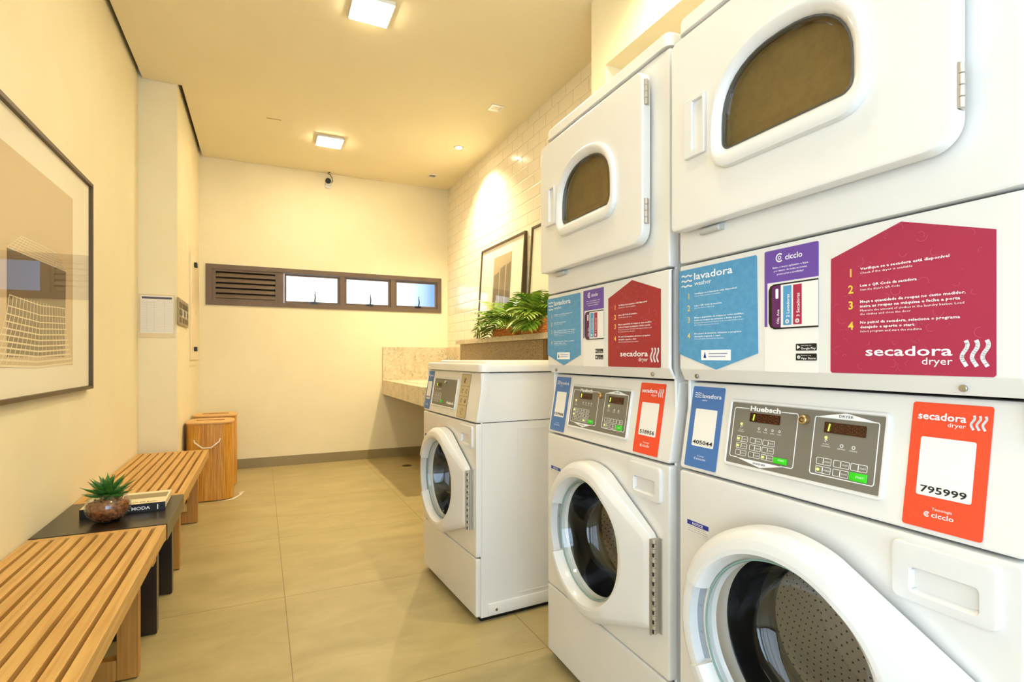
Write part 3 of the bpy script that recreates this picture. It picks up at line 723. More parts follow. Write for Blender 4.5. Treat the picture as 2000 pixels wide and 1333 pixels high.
fern(1.785, 3.30, .17, .36, .10, 'fern in the taller rattan basket beside the stacked machines', sp2)

# ================================================================ washing machines
W = .683
PY0, PY1, ZS0, ZS1 = .0, .036, .84, 1.06
def slant(p): return Vector((p.x, p.y+(p.z-ZS0)/(ZS1-ZS0)*PY1, p.z))
DC = (.338, .546)

def washer_door(t):
    c = DC; RO = .243
    # outline: circle plus the wedge that runs to the hinge
    circ = lambda a: (c[0]+RO*math.cos(a), c[1]+RO*math.sin(a))
    hx, ht, hb = .642, .648, .398
    out = []
    a0 = math.radians(66); a1 = math.radians(360-60)
    for i in range(61): out.append(circ(a0+(a1-a0)*i/60))
    out += [(hx-.01, hb), (hx, hb+.01), (hx, ht-.01), (hx-.012, ht+.004)]
    n = 144; A = [2*PI*i/n for i in range(n)]
    for (x, z) in out[-4:]: A.append(math.atan2(z-c[1], x-c[0]) % (2*PI))
    # notch edges, so that the handle recess has crisp walls
    NA, NB = math.radians(158), math.radians(208)
    A += [NA-.006, NA+.006, NB-.006, NB+.006]; A = sorted(A)
    def depth(x, z, r):
        wedge = max(0, min(1, (x-(c[0]+.12))/(hx-c[0]-.12))); return -.064*(1-wedge)-.034*wedge
    def pts(off): return resample_ray(offset(out, off), c, A)
    full = pts(0)
    loops = []
    RI = .180
    def ring(r, yfun):
        return [(c[0]+r*math.cos(a), yfun(a, c[0]+r*math.cos(a), c[1]+r*math.sin(a)), c[1]+r*math.sin(a)) for a in A]
    inN = lambda a: NA < a < NB
    loops.append(ring(RI-.006, lambda a, x, z: -.006)); loops.append(ring(RI, lambda a, x, z: -.014))
    loops.append(ring(RI+.002, lambda a, x, z: -.03)); loops.append(ring(RI+.007, lambda a, x, z: -.030 if inN(a) else -.050))
    loops.append(ring(RI+.015, lambda a, x, z: -.030 if inN(a) else depth(x, z, 0)))
    loops.append(ring(RI+.024, lambda a, x, z: -.030 if inN(a) else depth(x, z, 0)-.001))
    loops.append(ring(RI+.0245, lambda a, x, z: -.056 if inN(a) else depth(x, z, 0)-.001))
    def mixl(f):
        o = []
        for a, (x, z) in zip(A, full):
            r = math.hypot(x-c[0], z-c[1]); ri = RI+.0245; rr = ri+(r-ri)*f; xx, zz = c[0]+rr*math.cos(a), c[1]+rr*math.sin(a)
            y = depth(xx, zz, 0)
            o.append((xx, y+.001*f if not inN(a) else -.056, zz))
        return o
    loops.append(mixl(.12))
    for k, drop in ((-.021, .0), (-.019, .0008), (-.008, .0105), (-.003, .017), (-.0008, .022), (0, .028)):
        o = []
        for a, (x, z) in zip(A, pts(k)):
            wd = max(0, min(1, (x-(c[0]+.12))/(hx-c[0]-.12))); y = depth(x, z, 0)+.001+drop*(1-.62*wd)
            if inN(a): y = max(y, -.056+drop*.8)
            o.append((x, y, z))
        loops.append(o)
    loops.append([(x, -.006, z) for x, z in pts(0)])
    b = MB(); b.loft(loops); d = b.build('washer_door', white2, t, angle=28)
    # chrome/grey latch plate in the handle recess
    b = MB(); l1, l2 = [], []
    for i in range(13):
        a = NA+.03+(NB-NA-.06)*i/12
        l1.append((c[0]+(RI+.008)*math.cos(a), -.0315, c[1]+(RI+.008)*math.sin(a))); l2.append((c[0]+(RI+.0238)*math.cos(a), -.0315, c[1]+(RI+.0238)*math.sin(a)))
    b.loft([l1, l2], closed=False)
    for a in (NA+.28, NB-.3): b.cyl((c[0]+(RI+.016)*math.cos(a), -.034, c[1]+(RI+.016)*math.sin(a)), 'Y', .003, .002, 10)
    b.build('latch_plate', grey_plate, d)
    b = MB(); b.lathe([(RI-.004, -.0305), (RI-.003, -.034), (RI-.0005, -.034), (RI+.0008, -.0325)], (c[0], 0, c[1]), 'Y', 72); b.build('glass_rim', edge_glass, d)
    # deep glass bowl
    pr = [(RI-.002, -.031), (RI-.006, -.022), (RI-.016, .010), (RI-.028, .045), (RI-.040, .075), (RI-.060, .095), (.07, .104), (.03, .107), (.0005, .108)]
    b = MB(); b.lathe(pr, (c[0], 0, c[1]), 'Y', 72); b.build('door_glass', door_glass_m, d)
    # piano hinge
    b = MB(); zz = .392; k = 0
    while zz < .640:
        b.cyl((hx+.006, -.021, zz), 'Z', .0062, .0118, 14, .0008); zz += .0125; k += 1
    b.box(hx-.001, hx+.004, -.031, -.004, .39, .642); b.box(hx+.004, hx+.014, -.0035, -.0005, .39, .642)
    b.build('door_hinge', hinge_m, d)
    b = MB()
    for k in range(10): b.box(hx+.0075, hx+.0125, -.0285, -.026, .3965+k*.025, .406+k*.025)
    b.build('hinge_slots', grey_gap, d)
    return d

def lettering(parent, name, m, fn, shear=None):
    b = MB(); b.shear = shear; fn(b); return b.build(name, m, parent, auto=False)
def sticker(parent, name, m, pts, y, shear=None):
    b = MB(); b.shear = shear; b.prism(pts, y-.0005, y); return b.build(name, m, parent)
def arcs(b, pts, y, n, seed, poly_ok=None):
    rnd = random.Random(seed); x0, x1 = min(p[0] for p in pts), max(p[0] for p in pts); z0, z1 = min(p[1] for p in pts), max(p[1] for p in pts)
    k = 0; tries = 0
    while k < n and tries < 900:
        tries += 1
        x, z, r, a = rnd.uniform(x0+.01, x1-.01), rnd.uniform(z0+.01, z1-.01), rnd.choice((.003, .004, .006, .0075)), rnd.uniform(0, 6.28)
        # inside test
        ins = False; m_ = len(pts)
        for i in range(m_):
            (xa, za), (xb, zb) = pts[i], pts[(i+1) % m_]
            if (za > z) != (zb > z) and x < (xb-xa)*(z-za)/(zb-za)+xa: ins = not ins
        if not ins or z > z1-.03 and False: continue
        b.arc(x, z, r, a, a+rnd.uniform(2, 3.6), .0011, y); k += 1
def waves(b, x0, x1, z, w, y, amp=.0011, rows=3, step=.009):
    for k in range(rows):
        zz = z-k*step; b.poly([(x0+(x1-x0)*i/12, zz+amp*math.sin(i/12*4*PI)) for i in range(13)], w, y)
def steam(b, x0, x1, z0, z1, w, y, n=3):
    for k in range(n):
        xc = x0+(x1-x0)*(k+.5)/n; a = (x1-x0)/n*.28
        b.poly([(xc+a*math.sin(-2*PI*i/12+.6), z0+(z1-z0)*i/12) for i in range(13)], w, y)

def side_stickers(t, s, left_no, right_no, lx=(.017, .121), big=False):
    """the tall narrow stickers on the slanted panel; s = shear"""
    x0, x1 = lx; y = -.0012
    a = sticker(t, 'washer_sticker', mid_blue, rrect(x0, x1, .852, 1.047, .004, 3), y, s)
    w = x1-x0
    def f(b):
        waves(b, x0+w*.09, x0+w*.29, 1.031, .0016, y-.0009, .0007, 3, .005)
        b.text('lavadora', x0+w*.33, 1.020, .0105, x0+w*.92, y-.0009, .01); b.text('washer', x0+w*.33, 1.0125, .0045, None, y-.0009)
        b.text('Tecnologia', (x0+x1)/2-.013, .8795, .003, (x0+x1)/2+.011, y-.0009); b.text('ciccIo'.replace('I', 'l'), (x0+x1)/2-.013, .8715, .0055, (x0+x1)/2+.017, y-.0009)
        b.arc((x0+x1)/2-.018, .8738, .0023, .7, 5.6, .001, y-.0009)
    lettering(a, 'sticker_lettering', wht_print, f, s)
    pl = sticker(a, 'code_plate', paper, rrect(x0+w*.17, x0+w*.85, .903, .993, .003, 3), y-.0006, s)
    lettering(pl, 'sticker_number', blk_text, lambda b: b.text(left_no, x0+w*.19, .9075, .0095, x0+w*.83, y-.0016, .02), s) if False else lettering(a, 'sticker_number', blk_text, lambda b: b.text(left_no, x0+w*.2, .9085, .0095, x0+w*.82, y-.0016, .02), s)
    if right_no:
        x0, x1 = .525, .633; w = x1-x0
        pts = rrect(x0, x1, .852, 1.047, .004, 3)
        a = sticker(t, 'dryer_sticker', orange, pts, y, s)
        lettering(a, 'arc_pattern', orange_l, lambda b: arcs(b, pts, y-.0007, 26, 5), s)
        def f(b):
            b.text('secadora', x0+.009, 1.0205, .0118, x0+.0755, y-.0012, .02); b.text('dryer', x0+.0755-.024, 1.0115, .0068, x0+.0755, y-.0012)
            steam(b, x0+.080, x0+.102, 1.0115, 1.0315, .0032, y-.0012)
            b.text('Tecnologia', x0+.041, .882, .0042, x0+.068, y-.0012); b.text('ciccIo'.replace('I', 'l'), x0+.041, .8715, .0075, x0+.071, y-.0012, .01)
            b.arc(x0+.0345, .8745, .0035, .7, 5.6, .0014, y-.0012); b.arc(x0+.0345, .8745, .0014, 0, 6.28, .0009, y-.0012)
        lettering(a, 'sticker_lettering', wht_print, f, s)
        sticker(a, 'code_plate', paper, rrect(x0+.0165, x0+.091, .902, .993, .003, 3), y-.0009, s)
        lettering(a, 'sticker_number', blk_text, lambda b: b.text(right_no, x0+.0225, .9075, .0105, x0+.085, y-.0018, .02), s)

def digits(b, x0, x1, z0, z1, n, y, only=None):
    """row of seven-segment digits"""
    pw = (x1-x0)/n; h = (z1-z0)*.66; zc = (z0+z1)/2; w = pw*.62; s = h*.13
    for i in range(n):
        if only is not None and i not in only: continue
        cx = x0+pw*(i+.5)
        if only is not None:
            b.line((cx-.0005, zc-h/2), (cx+.0012, zc+h/2), s*1.25, y); continue
        for zz in (zc-h/2, zc, zc+h/2): b.line((cx-w/2+s, zz), (cx+w/2-s, zz), s, y)
        for xx in (cx-w/2, cx+w/2):
            b.line((xx, zc-h/2+s), (xx, zc-s*.6), s, y); b.line((xx, zc+s*.6), (xx, zc+h/2-s), s, y)

def control_panel(t, s):
    y = -.001
    bz = MB(); bz.shear = s
    o_ = rrect(.1435, .4925, .8775, 1.0245, .008, 4)
    A = [[(x, yy, z) for x, z in offset(o_, k)] for k, yy in ((0.0, -.0), (0, -.0045), (-.0015, -.006), (-.005, -.006), (-.0065, -.0035))]
    bz.loft(A, False, True); p = bz.build('control_panel', white2, t)
    y = -.0036
    sticker(p, 'grey_overlay', panel_grey, rrect(.1505, .4855, .8845, 1.0175, .002, 2), y, s)
    y -= .0009
    def f(b):
        b.poly([(.198, 1.0065), (.163, 1.0065), (.159, 1.003), (.159, .902), (.162, .8985), (.178, .8985)], .0016, y)
        b.poly([(.178, .8985), (.243, .8865), (.300, .8985)], .0012, y)
        b.poly([(.292, .8985), (.317, .8985), (.320, .902), (.320, 1.003), (.317, 1.0065), (.281, 1.0065)], .0016, y)
        b.poly([(.358, 1.006), (.3565, 1.003), (.3565, .902), (.359, .8985), (.474, .8985), (.477, .902), (.477, 1.003), (.475, 1.006)], .0016, y, True)
        b.prism([(.358, 1.006), (.475, 1.006), (.42, 1.0165), (.414, 1.0165)], y, y+.0003)
        b.prism([(.180, .898), (.300, .898), (.245, .8875), (.238, .8875)], y, y+.0003)
        b.text('Huebsch', .202, 1.003, .0105, .279, y-.0002, .035)
        for cx, lab in ((.230, 'WASH'), (.247, 'RINSE'), (.264, 'SPIN'), (.281, 'LOCK')):
            b.arc(cx, .9665, .0022, 0, 6.28, .0008, y); b.text(lab, cx-.005, .959, .0022, cx+.005, y)
        for cx, cz in ((.183, .972), (.383, .969)): b.arc(cx, cz-.006, .0022, 0, 4.5, .0009, y); b.text('CYCLE', cx-.006, cz-.0135, .0022, cx+.006, y); b.text('COMPLETE', cx-.0085, cz-.0175, .0022, cx+.0085, y)
        for cx, lab in ((.414, 'DRYING'), (.436, 'COOLING')): b.arc(cx, .9575, .0028, 0, 6.28, .001, y); b.text(lab, cx-.007, .9505, .0024, cx+.007, y)
        for i, cx in enumerate((.189, .225, .258)):
            for j, cz in enumerate((.9395, .9245, .9095)):
                b.poly(rrect(cx-.0145, cx+.0145, cz-.0055, cz+.0055, .001, 1), .0008, y, True); b.line((cx-.001, cz-.004), (cx-.001, cz+.004), .0014, y)
                b.text([['HOT', 'WARM', 'COLD'], ['NORMAL', 'PERM', 'DELICATE'], ['LIGHT', 'MEDIUM', 'HEAVY']][i][j], cx+.002, cz-.0015, .0028, cx+.0125, y)
        for i, cx in enumerate((.383, .417, .449)):
            for j, cz in enumerate((.9245, .9085)):
                if i == 2 and j == 1: continue
                b.poly(rrect(cx-.0145, cx+.0145, cz-.006, cz+.006, .001, 1), .0008, y, True); b.line((cx-.001, cz-.0045), (cx-.001, cz+.0045), .0014, y)
                b.text(['HIGH', 'MED', 'NO HEAT', 'LOW', 'DELICATE'][i*2+j], cx+.002, cz-.0015, .003, cx+.0125, y)
    lettering(p, 'panel_print', wht_print, f, s)
    lettering(p, 'panel_dark_print', blk_text, lambda b: (b.text('DRYER', .404, 1.0085, .0048, .431, y-.0004, .01), b.text('WASHER', .224, .891, .0042, .257, y-.0004, .01)), s)
    for (x0, x1, z0, z1, n) in ((.203, .280, .9795, .9985, 5), (.377, .456, .978, .998, 6)):
        d = MB(); d.shear = s; d.prism(rrect(x0, x1, z0, z1, .001, 1), y-.0006, y-.0003); d = d.build('display', disp_m, p)
        lettering(d, 'unlit_digits', disp_ghost, lambda b: digits(b, x0+.004, x1-.002, z0, z1, n, y-.0012), s)
        lettering(d, 'lit_digit', led, lambda b: digits(b, x0+.004, x1-.002, z0, z1, n, y-.0018, (0,)), s)
    for (x0, x1, z0, z1) in ((.275, .3065, .9025, .9145), (.4345, .466, .901, .9155)):
        d = MB(); d.shear = s; d.rbox(x0, x1, y-.0022, y+.0002, z0, z1, .0009, 2); g = d.build('start_button', green_btn, p)
        lettering(g, 'button_lettering', wht_print, lambda b: b.text('START', x0+.012, z0+.006, .0035, x1-.005, y-.0028), s)
    for cx, cz in ((.183, .972), (.383, .969), (.1795, .9395), (.1795, .9245), (.2485, .9095), (.3735, .9085)):
        d = MB(); d.shear = s; d.cyl((cx, y-.0016, cz), 'Y', .0022, .0015, 12); d.build('indicator_light', led_y, p)
    d = MB(); d.shear = s; d.cyl((.338, -.018, .998), 'Y', .0088, .016, 24, .0015); k = d.build('key_lock', brass, p)
    d = MB(); d.shear = s; d.arc(.338, .998, .004, .5, 5.5, .0016, -.0186); d.build('key_slot', blk, k)

def washer_base(t, top_z=None, ajar=0.0):
    """lower part shared by all three machines"""
    # open front cabinet: sides, back, bottom
    ztop = 1.925 if top_z is None else top_z
    b = MB(); D = .675; y0 = .024
    b.rbox(.003, .012, y0, D, .02, ztop, .002, 1); b.rbox(W-.012, W-.003, y0, D, .02, ztop, .002, 1)
    b.box(.012, W-.012, D-.01, D, .02, ztop); b.box(.012, W-.012, y0, D-.01, .02, .035)
    b.build('cabinet', white, t)
    b = MB(); b.box(.02, W-.02, .03, .66, .0, .02)
    b.build('base', blk, t)
    MB().rbox(0, W, 0, .024, .028, .2735, .007).build('lower_panel', white, t)
    c = DC; outer = rrect(.0, W, .2775, .838, .009, 4)
    A = ang_set(c, [outer], 96)
    hole = [(c[0]+.179*math.cos(a), c[1]+.179*math.sin(a)) for a in A]
    loops = [[(x, .03, z) for x, z in hole], [(x, 0, z) for x, z in hole]]
    for k, y in ((-.007, 0), (-.002, .002), (0, .007), (0, .024)): loops.append([(x, y, z) for x, z in resample_ray(offset(outer, k), c, A)])
    b = MB(); b.loft(loops); fp = b.build('front_panel', white, t)
    # notice label
    n = MB(); n.box(.03, .101, -.0006, -.0002, .692, .720); n = n.build('notice_label', paper, fp)
    MB().box(.03, .101, -.0010, -.0007, .709, .720).build('notice_band', navy, n)
    def f(b): b.text('NOTICE', .048, .7115, .0062, .083, -.0014, .02)
    lettering(n, 'notice_lettering', wht_print, f)
    def f(b):
        for i, s_ in enumerate(('Do not overload the machine.', 'Never open the door while drum is moving.', 'Follow all instructions on the panel.')): b.text(s_, .032, .7045-i*.0052, .0027, .099-.006*(i == 0), -.0011)
    lettering(n, 'notice_small_print', blk_text, f)
    # soap drawer
    o_ = rrect(.513, .655, .732, .826, .012, 5); i_ = rrect(.540, .634, .747, .789, .008, 5); cc = (.585, .768)
    b = MB(); plate_hole(b, o_, i_, cc, 0, 0, [(-.004, -.009), (-.001, -.0075), (0, -.004), (0, 0)], [(0, -.009), (.002, -.006)])
    A_ = ang_set(cc, [o_, i_]); b2 = [[(x, -.009, z) for x, z in resample_ray(i_, cc, A_)]]
    b2.append([(x, -.0045, z) for x, z in resample_ray(offset(i_, -.002), cc, A_)]); b2.append([(x, .012, z+.004) for x, z in resample_ray(offset(i_, -.011), cc, A_)])
    b.loft(b2, False, True); b.build('soap_drawer', white2, t)
    # gasket, drum
    b = MB(); b.lathe([(.1785, -.003), (.1765, .0), (.175, .03), (.176, .06), (.168, .085), (.150, .092), (.146, .10), (.150, .115), (.185, .12), (.215, .122)], (c[0], 0, c[1]), 'Y', 64); b.build('door_gasket', black_rub, t)
    b = MB(); b.lathe([(.205, .124), (.245, .135), (.255, .16), (.255, .355), (.245, .37)], (c[0]-.0, 0, c[1]), 'Y', 72); dr = b.build('drum', drum_wall_m, t)
    b = MB(); b.lathe([(.245, .369), (.17, .365), (.16, .352), (.05, .347), (.0005, .342)], (c[0], 0, c[1]), 'Y', 64); b.build('drum_back', drum_back_m, dr)
    for k in range(3):
        b = MB(); a = k*2*PI/3+.5; ca, sa = math.cos(a), math.sin(a)
        loops = []
        for y in (.15, .17, .24, .33, .35):
            hgt = .0 if y in (.15, .35) else .055
            l = []
            for s_, r in ((-.045, .254), (-.016, .254-hgt), (.016, .254-hgt), (.045, .254)): l.append((c[0]+r*ca-s_*sa, y, c[1]+r*sa+s_*ca))
            loops.append(l)
        b.loft(loops, closed=False); b.build('drum_paddle', drum_m, dr)
    d = washer_door(t)
    if ajar:                                                    # swing the door out about its hinge
        R = Matrix.Rotation(math.radians(ajar), 4, 'Z'); pv = Vector((.648, -.012, 0)); d.location = pv-R @ pv; d.rotation_euler = (0, 0, math.radians(ajar))

def control_housing(t, ztop=1.058, zt2=ZS1):
    b = MB(); o_ = rrect(0, W, .8425, ztop, .009, 4)
    b.shear = slant
    b.loft([[(x, y, z) for x, z in offset(o_, k)] for k, y in ((-.006, 0), (-.0015, .002), (0, .007), (0, .03))], True, False)
    b.build('control_housing', white, t)

INSTR_W = [('1', 1.2665, ['Verifique se a lavadora está disponível'], ['Check if the washer is available']), ('2', 1.2375, ['Leia o QR Code da lavadora'], ["Scan the washer's QR Code"]),
           ('3', 1.2085, ['Meça a quantidade de roupas no cesto medidor,', 'insira as roupas na máquina e feche a porta'], ['Measure the amount of clothes in the laundry basket. Load', 'the clothes and close the door']),
           ('4', 1.1695, ['No painel da lavadora, selecione o programa', 'desejado e aperte o start'], ['Select program and start the machine'])]
def instr(b, x0, rows, y, sw, hb, hs, zoff=0, kx=1):
    for nme, z, big, small in rows:
        zz = z+zoff+.0055
        for s_ in big: b.text(s_, x0, zz, hb, x0+len(s_)*sw, y, .02, res=1); zz -= hb*1.75
        zz += hb*.25
        for s_ in small: b.text(s_, x0, zz, hs, x0+len(s_)*sw*.78, y, res=1); zz -= hs*1.75

def stacked(x0, y0, a, label, ln, rn, crim, seed, ajar=0.0):
    rot = -PI/2-a
    org = (x0+W*math.sin(a), y0+W*math.cos(a), 0)
    t = empty('stacked_washer_dryer', org, rot, label, 'washer dryer', 'stacked washer and dryer units')
    washer_base(t, None, ajar); control_housing(t); control_panel(t, slant); side_stickers(t, slant, ln, rn)
    # dryer instruction panel, with the folded lip that carries the screws
    prof = [(.022, 1.0625), (.0165, 1.0625), (.014, 1.065), (.0015, 1.0885), (0, 1.0925), (0, 1.343), (.002, 1.3475), (.006, 1.349), (.030, 1.349)]
    b = MB(); xs = [(.0, 1, .007), (.002, .3, .002), (.007, 0, 0), (W-.007, 0, 0), (W-.002, .3, .002), (W, 1, .007)]
    b.loft([[(x, y+(yo if y < .015 else 0), z) for y, z in prof] for x, _, yo in xs], closed=False)
    b.box(0, W, .02, .03, 1.0625, 1.349)
    ip = b.build('instruction_panel', white, t)
    for x in (.055, .607): MB().cyl((x, .0035, 1.0735), 'Y', .0055, .005, 14, .001).build('screw', steel, ip)
    y = -.0006
    blue_pts = [(.005, 1.336), (.001, 1.332), (.002, 1.128), (.125, 1.091), (.243, 1.128), (.240, 1.333), (.237, 1.336)]
    st = sticker(ip, 'washer_instructions', sky_blue, blue_pts[::-1], y); y2 = y-.0009
    def f(b):
        waves(b, .011, .046, 1.3205, .0034, y2, .0016, 3, .0125)
        b.text('lavadora', .054, 1.308, .0175, .174, y2, .012); b.text('washer', .055, 1.294, .0105, .111, y2)
        instr(b, .055, INSTR_W, y2, .00335, .0038, .0032)
        b.prism([(.078, 1.1125), (.169, 1.1125), (.169, 1.137), (.078, 1.137)], y2, y2+.0003)
    lettering(st, 'white_lettering', wht_print, f)
    lettering(st, 'yellow_numbers', yellow_p, lambda b: [b.text(n, .036, z-.004, .0145, None, y2, .015, 'C') for n, z, _, _ in INSTR_W])
    lettering(st, 'caption_marks', navy, lambda b: (b.prism([(.086, 1.118), (.095, 1.118), (.0905, 1.133)], y2-.0007, y2-.0004), b.line((.102, 1.1285), (.160, 1.1285), .0012, y2-.0007), b.line((.102, 1.1215), (.154, 1.1215), .0012, y2-.0007)))
    # app sticker
    st = sticker(ip, 'app_sticker', paper, rrect(.260, .381, 1.090, 1.338, .003, 2), y)
    sticker(st, 'purple_field', purple, [(.260, 1.183), (.266, 1.183), (.2665, 1.30), (.381, 1.268), (.381, 1.335), (.378, 1.338), (.263, 1.338), (.260, 1.335)][::1], y-.0006) if False else None
    b = MB(); b.prism([(.260, 1.1825), (.2665, 1.1825), (.2665, 1.272), (.260, 1.272)], y-.0011, y-.0006); b.prism(rrect(.260, .381, 1.272, 1.338, [0.0001, .003, .003, .0001], 2), y-.0011, y-.0006); b.build('purple_field', purple, st)
    yp = y-.0012
    b = MB(); b.prism([(.381, 1.268), (.381, 1.1765), (.284, 1.1765), (.275, 1.181), (.2705, 1.19), (.2705, 1.256), (.275, 1.265), (.284, 1.268)][::-1], yp-.0007, yp-.0002); ph = b.build('phone_picture', blk, st)
    MB().prism([(.381, 1.265), (.381, 1.1795), (.300, 1.1795), (.300, 1.265)][::-1], yp-.0012, yp-.0008).build('phone_screen', paper, ph)
    b = MB(); b.prism([(.300, 1.265), (.300, 1.1795), (.287, 1.1795), (.279, 1.184), (.279, 1.262), (.286, 1.265)][::-1], yp-.0012, yp-.0008); b.build('phone_header', plum, ph)
    MB().prism([(.306, 1.262), (.306, 1.184), (.3245, 1.184), (.3245, 1.262)], yp-.0018, yp-.0013).build('phone_blue_bar', sky_blue, ph)
    MB().prism([(.3285, 1.262), (.3285, 1.184), (.347, 1.184), (.347, 1.262)], yp-.0018, yp-.0013).build('phone_red_bar', crimson, ph)
    def f(b):
        b.text('Olá, Ana', .297, 1.187, .006, None, yp-.0022, .01, rot=1); b.text('2 Lavadoras', .3205, 1.199, .007, None, yp-.0024, .01, rot=1); b.text('3 Secadoras', .343, 1.199, .007, None, yp-.0024, .01, rot=1)
        for cx in (.3155, .3378): b.arc(cx, 1.191, .003, 0, 6.28, .0028, yp-.0024)
        b.prism(rrect(.2885, .295, 1.238, 1.258, .002, 2), yp-.0022, yp-.0019)
    lettering(ph, 'phone_lettering', wht_print, f)
    def f(b):
        b.text('cicclo', .309, 1.3145, .0115, .347, yp, .012); b.arc(.296, 1.3205, .0078, .9, 5.4, .0026, yp); b.arc(.296, 1.3205, .0032, 0, 6.28, .0018, yp)
        for i, (s_, xa, xb) in enumerate((('Baixe o nosso aplicativo e fique', .280, .360), ('por dentro de todas as nossas', .283, .357), ('promoções e novidades!', .290, .350))): b.text(s_, xa, 1.300-i*.007, .0038, xb, yp, .01, res=1)
    lettering(st, 'app_lettering', wht_print, f)
    for z0_, s_, c2 in ((1.1325, 'Google Play', 0), (1.1135, 'App Store', 1)):
        bd = sticker(st, 'store_badge', blk, rrect(.333, .377, z0_, z0_+.0135, .0015, 2), y-.0006)
        lettering(bd, 'badge_lettering', wht_print, lambda b: (b.text(s_, .3445, z0_+.0025, .0042, .3755, y-.0016, .01), b.text(('DISPONÍVEL NO', 'Baixar na')[c2], .3445, z0_+.009, .0018, .366, y-.0016), b.prism([(.336, z0_+.003), (.336, z0_+.011), (.343, z0_+.007)], y-.0016, y-.0013) if c2 == 0 else b.arc(.3395, z0_+.0065, .0022, 0, 6.28, .0026, y-.0016)))
    # red sticker
    red_pts = [(.407, 1.0915), (.647, 1.0915), (.650, 1.0945), (.650, 1.300), (.525, 1.340), (.405, 1.299), (.404, 1.0945)]
    st = sticker(ip, 'dryer_instructions', crim, red_pts, y)
    lettering(st, 'arc_pattern', MATS['crimson_arc_print'], lambda b: arcs(b, red_pts, y-.0007, 70, seed))
    rows = [(n, z-.001 if n in '12' else (z-.0 if n == '3' else z+.003), [q.replace('lavadora', 'secadora') for q in bg_], [q.replace('washer', 'dryer') for q in sm]) for n, z, bg_, sm in INSTR_W]
    def f(b):
        instr(b, .4585, rows, y2, .00345, .0046, .0036)
        b.text('secadora', .468, 1.1225, .0158, .597, y2, .014); b.text('dryer', .5555, 1.1085, .0115, .597, y2)
        steam(b, .606, .644, 1.1075, 1.1435, .0052, y2)
    lettering(st, 'white_lettering', wht_print, f)
    lettering(st, 'yellow_numbers', yellow_p, lambda b: [b.text(n, .442, z-.004, .0145, None, y2, .02, 'C') for n, z, _, _ in rows])
    # dryer front with window opening behind the door
    wc = (.323, 1.645)
    def arch(x0_, x1_, z0_, zs, z1_, r, n=20):
        """flat sill with rounded lower corners, straight jambs, domed head"""
        p = []
        for i in range(6): a_ = -PI/2+PI/2*i/5; p.append((x1_-r+r*math.cos(a_), z0_+r+r*math.sin(a_)))
        hw_ = (x1_-x0_)/2; cx = (x0_+x1_)/2; e_ = 2.35
        for i in range(n+1):
            a_ = PI*i/n; cc_, ss_ = math.cos(a_), math.sin(a_); p.append((cx+hw_*math.copysign(abs(cc_)**(2/e_), cc_), zs+(z1_-zs)*abs(ss_)**(2/e_)))
        for i in range(6): a_ = PI+PI/2*i/5; p.append((x0_+r+r*math.cos(a_), z0_+r+r*math.sin(a_)))
        return p
    gl = arch(.175, .471, 1.571, 1.625, 1.755, .022)
    b = MB(); fo = rrect(0, W, 1.353, 1.924, .009, 4)
    plate_hole(b, offset(fo, -.007), gl, wc, 0, 0, [(0, .0), (.005, .002), (.007, .007), (.007, .03)], [(0, .0), (0, .02)])
    b.build('dryer_front', white, t)
    b = MB(); A_ = ang_set(wc, [gl]); gp = resample_ray(offset(gl, .05), wc, A_)
    lq = resample_ray(offset(gl, -.001), wc, A_)
    b.loft([[(x, -.0275, z) for x, z in lq], [(x, -.010, z) for x, z in lq]], False, True); b.build('dryer_interior', olive, t)
    # lid
    b = MB(); lo = rrect(-.002, W+.002, -.006, .675, .022, 5)
    b.loft([[(x, yy, z) for x, yy in offset(lo, k)] for k, z in ((-.003, 1.927), (0, 1.928), (0, 1.956), (-.004, 1.964), (-.012, 1.967))], True, True); b.build('lid', white, t)
    # dryer door
    do = rrect(.010, .617, 1.426, 1.892, [.042, .030, .02, .014], 8)
    b = MB(); plate_hole(b, offset(do, -.008), gl, wc, 0, 0, [(0, -.036), (.005, -.0345), (.008, -.030), (.008, -.010)], [(0, -.036), (0, -.012)])
    A_ = ang_set(wc, [do, gl]); b.loft([[(x, -.010, z) for x, z in resample_ray(do, wc, A_)], [(x, -.010, z) for x, z in resample_ray(gl, wc, A_)]])
    d = b.build('dryer_door', white, t)
    bo = arch(.153, .500, 1.530, 1.62, 1.784, .05)
    b = MB(); A_ = ang_set(wc, [gl, bo]); R_ = lambda p: resample_ray(p, wc, A_)
    b.loft([[(x, y_, z) for x, z in R_(q)] for q, y_ in ((offset(gl, -.002), -.020), (gl, -.036), (offset(gl, .005), -.042), (offset(gl, .012), -.048), (offset(gl, .018), -.050), (offset(bo, -.006), -.050), (offset(bo, -.002), -.048), (bo, -.043), (offset(bo, .001), -.0362))])
    b.build('window_bezel', white2, d)
    # domed glass
    b = MB(); ls = []
    for f_, y_ in ((1.0, -.024), (.985, -.033), (.96, -.036), (.90, -.036), (.87, -.031), (.80, -.029), (.5, -.0285), (.2, -.0285)):
        ls.append([(wc[0]+(x-wc[0])*f_, y_, wc[1]+.01+(z-wc[1]-.01)*f_) for x, z in R_(gl)])
    b.loft(ls, False, True); b.build('window_glass', dry_glass_m, d)
    b = MB(); b.loft([[(x, y_, z) for x, z in R_(offset(gl, k))] for k, y_ in ((-.0, -.0345), (-.004, -.036), (-.007, -.030), (-.004, -.022))]); b.build('window_seal', mat('grey_seal', (84, 82, 80), .35), d)
    # pocket handle
    ho = rrect(.066, .131, 1.588, 1.727, .004, 3); hi = rrect(.090, .125, 1.602, 1.718, .004, 3); hc = (.1075, 1.66)
    b = MB(); plate_hole(b, ho, hi, hc, 0, 0, [(-.002, -.0435), (0, -.042), (.0005, -.0362)], [(0, -.0435), (.0015, -.040)])
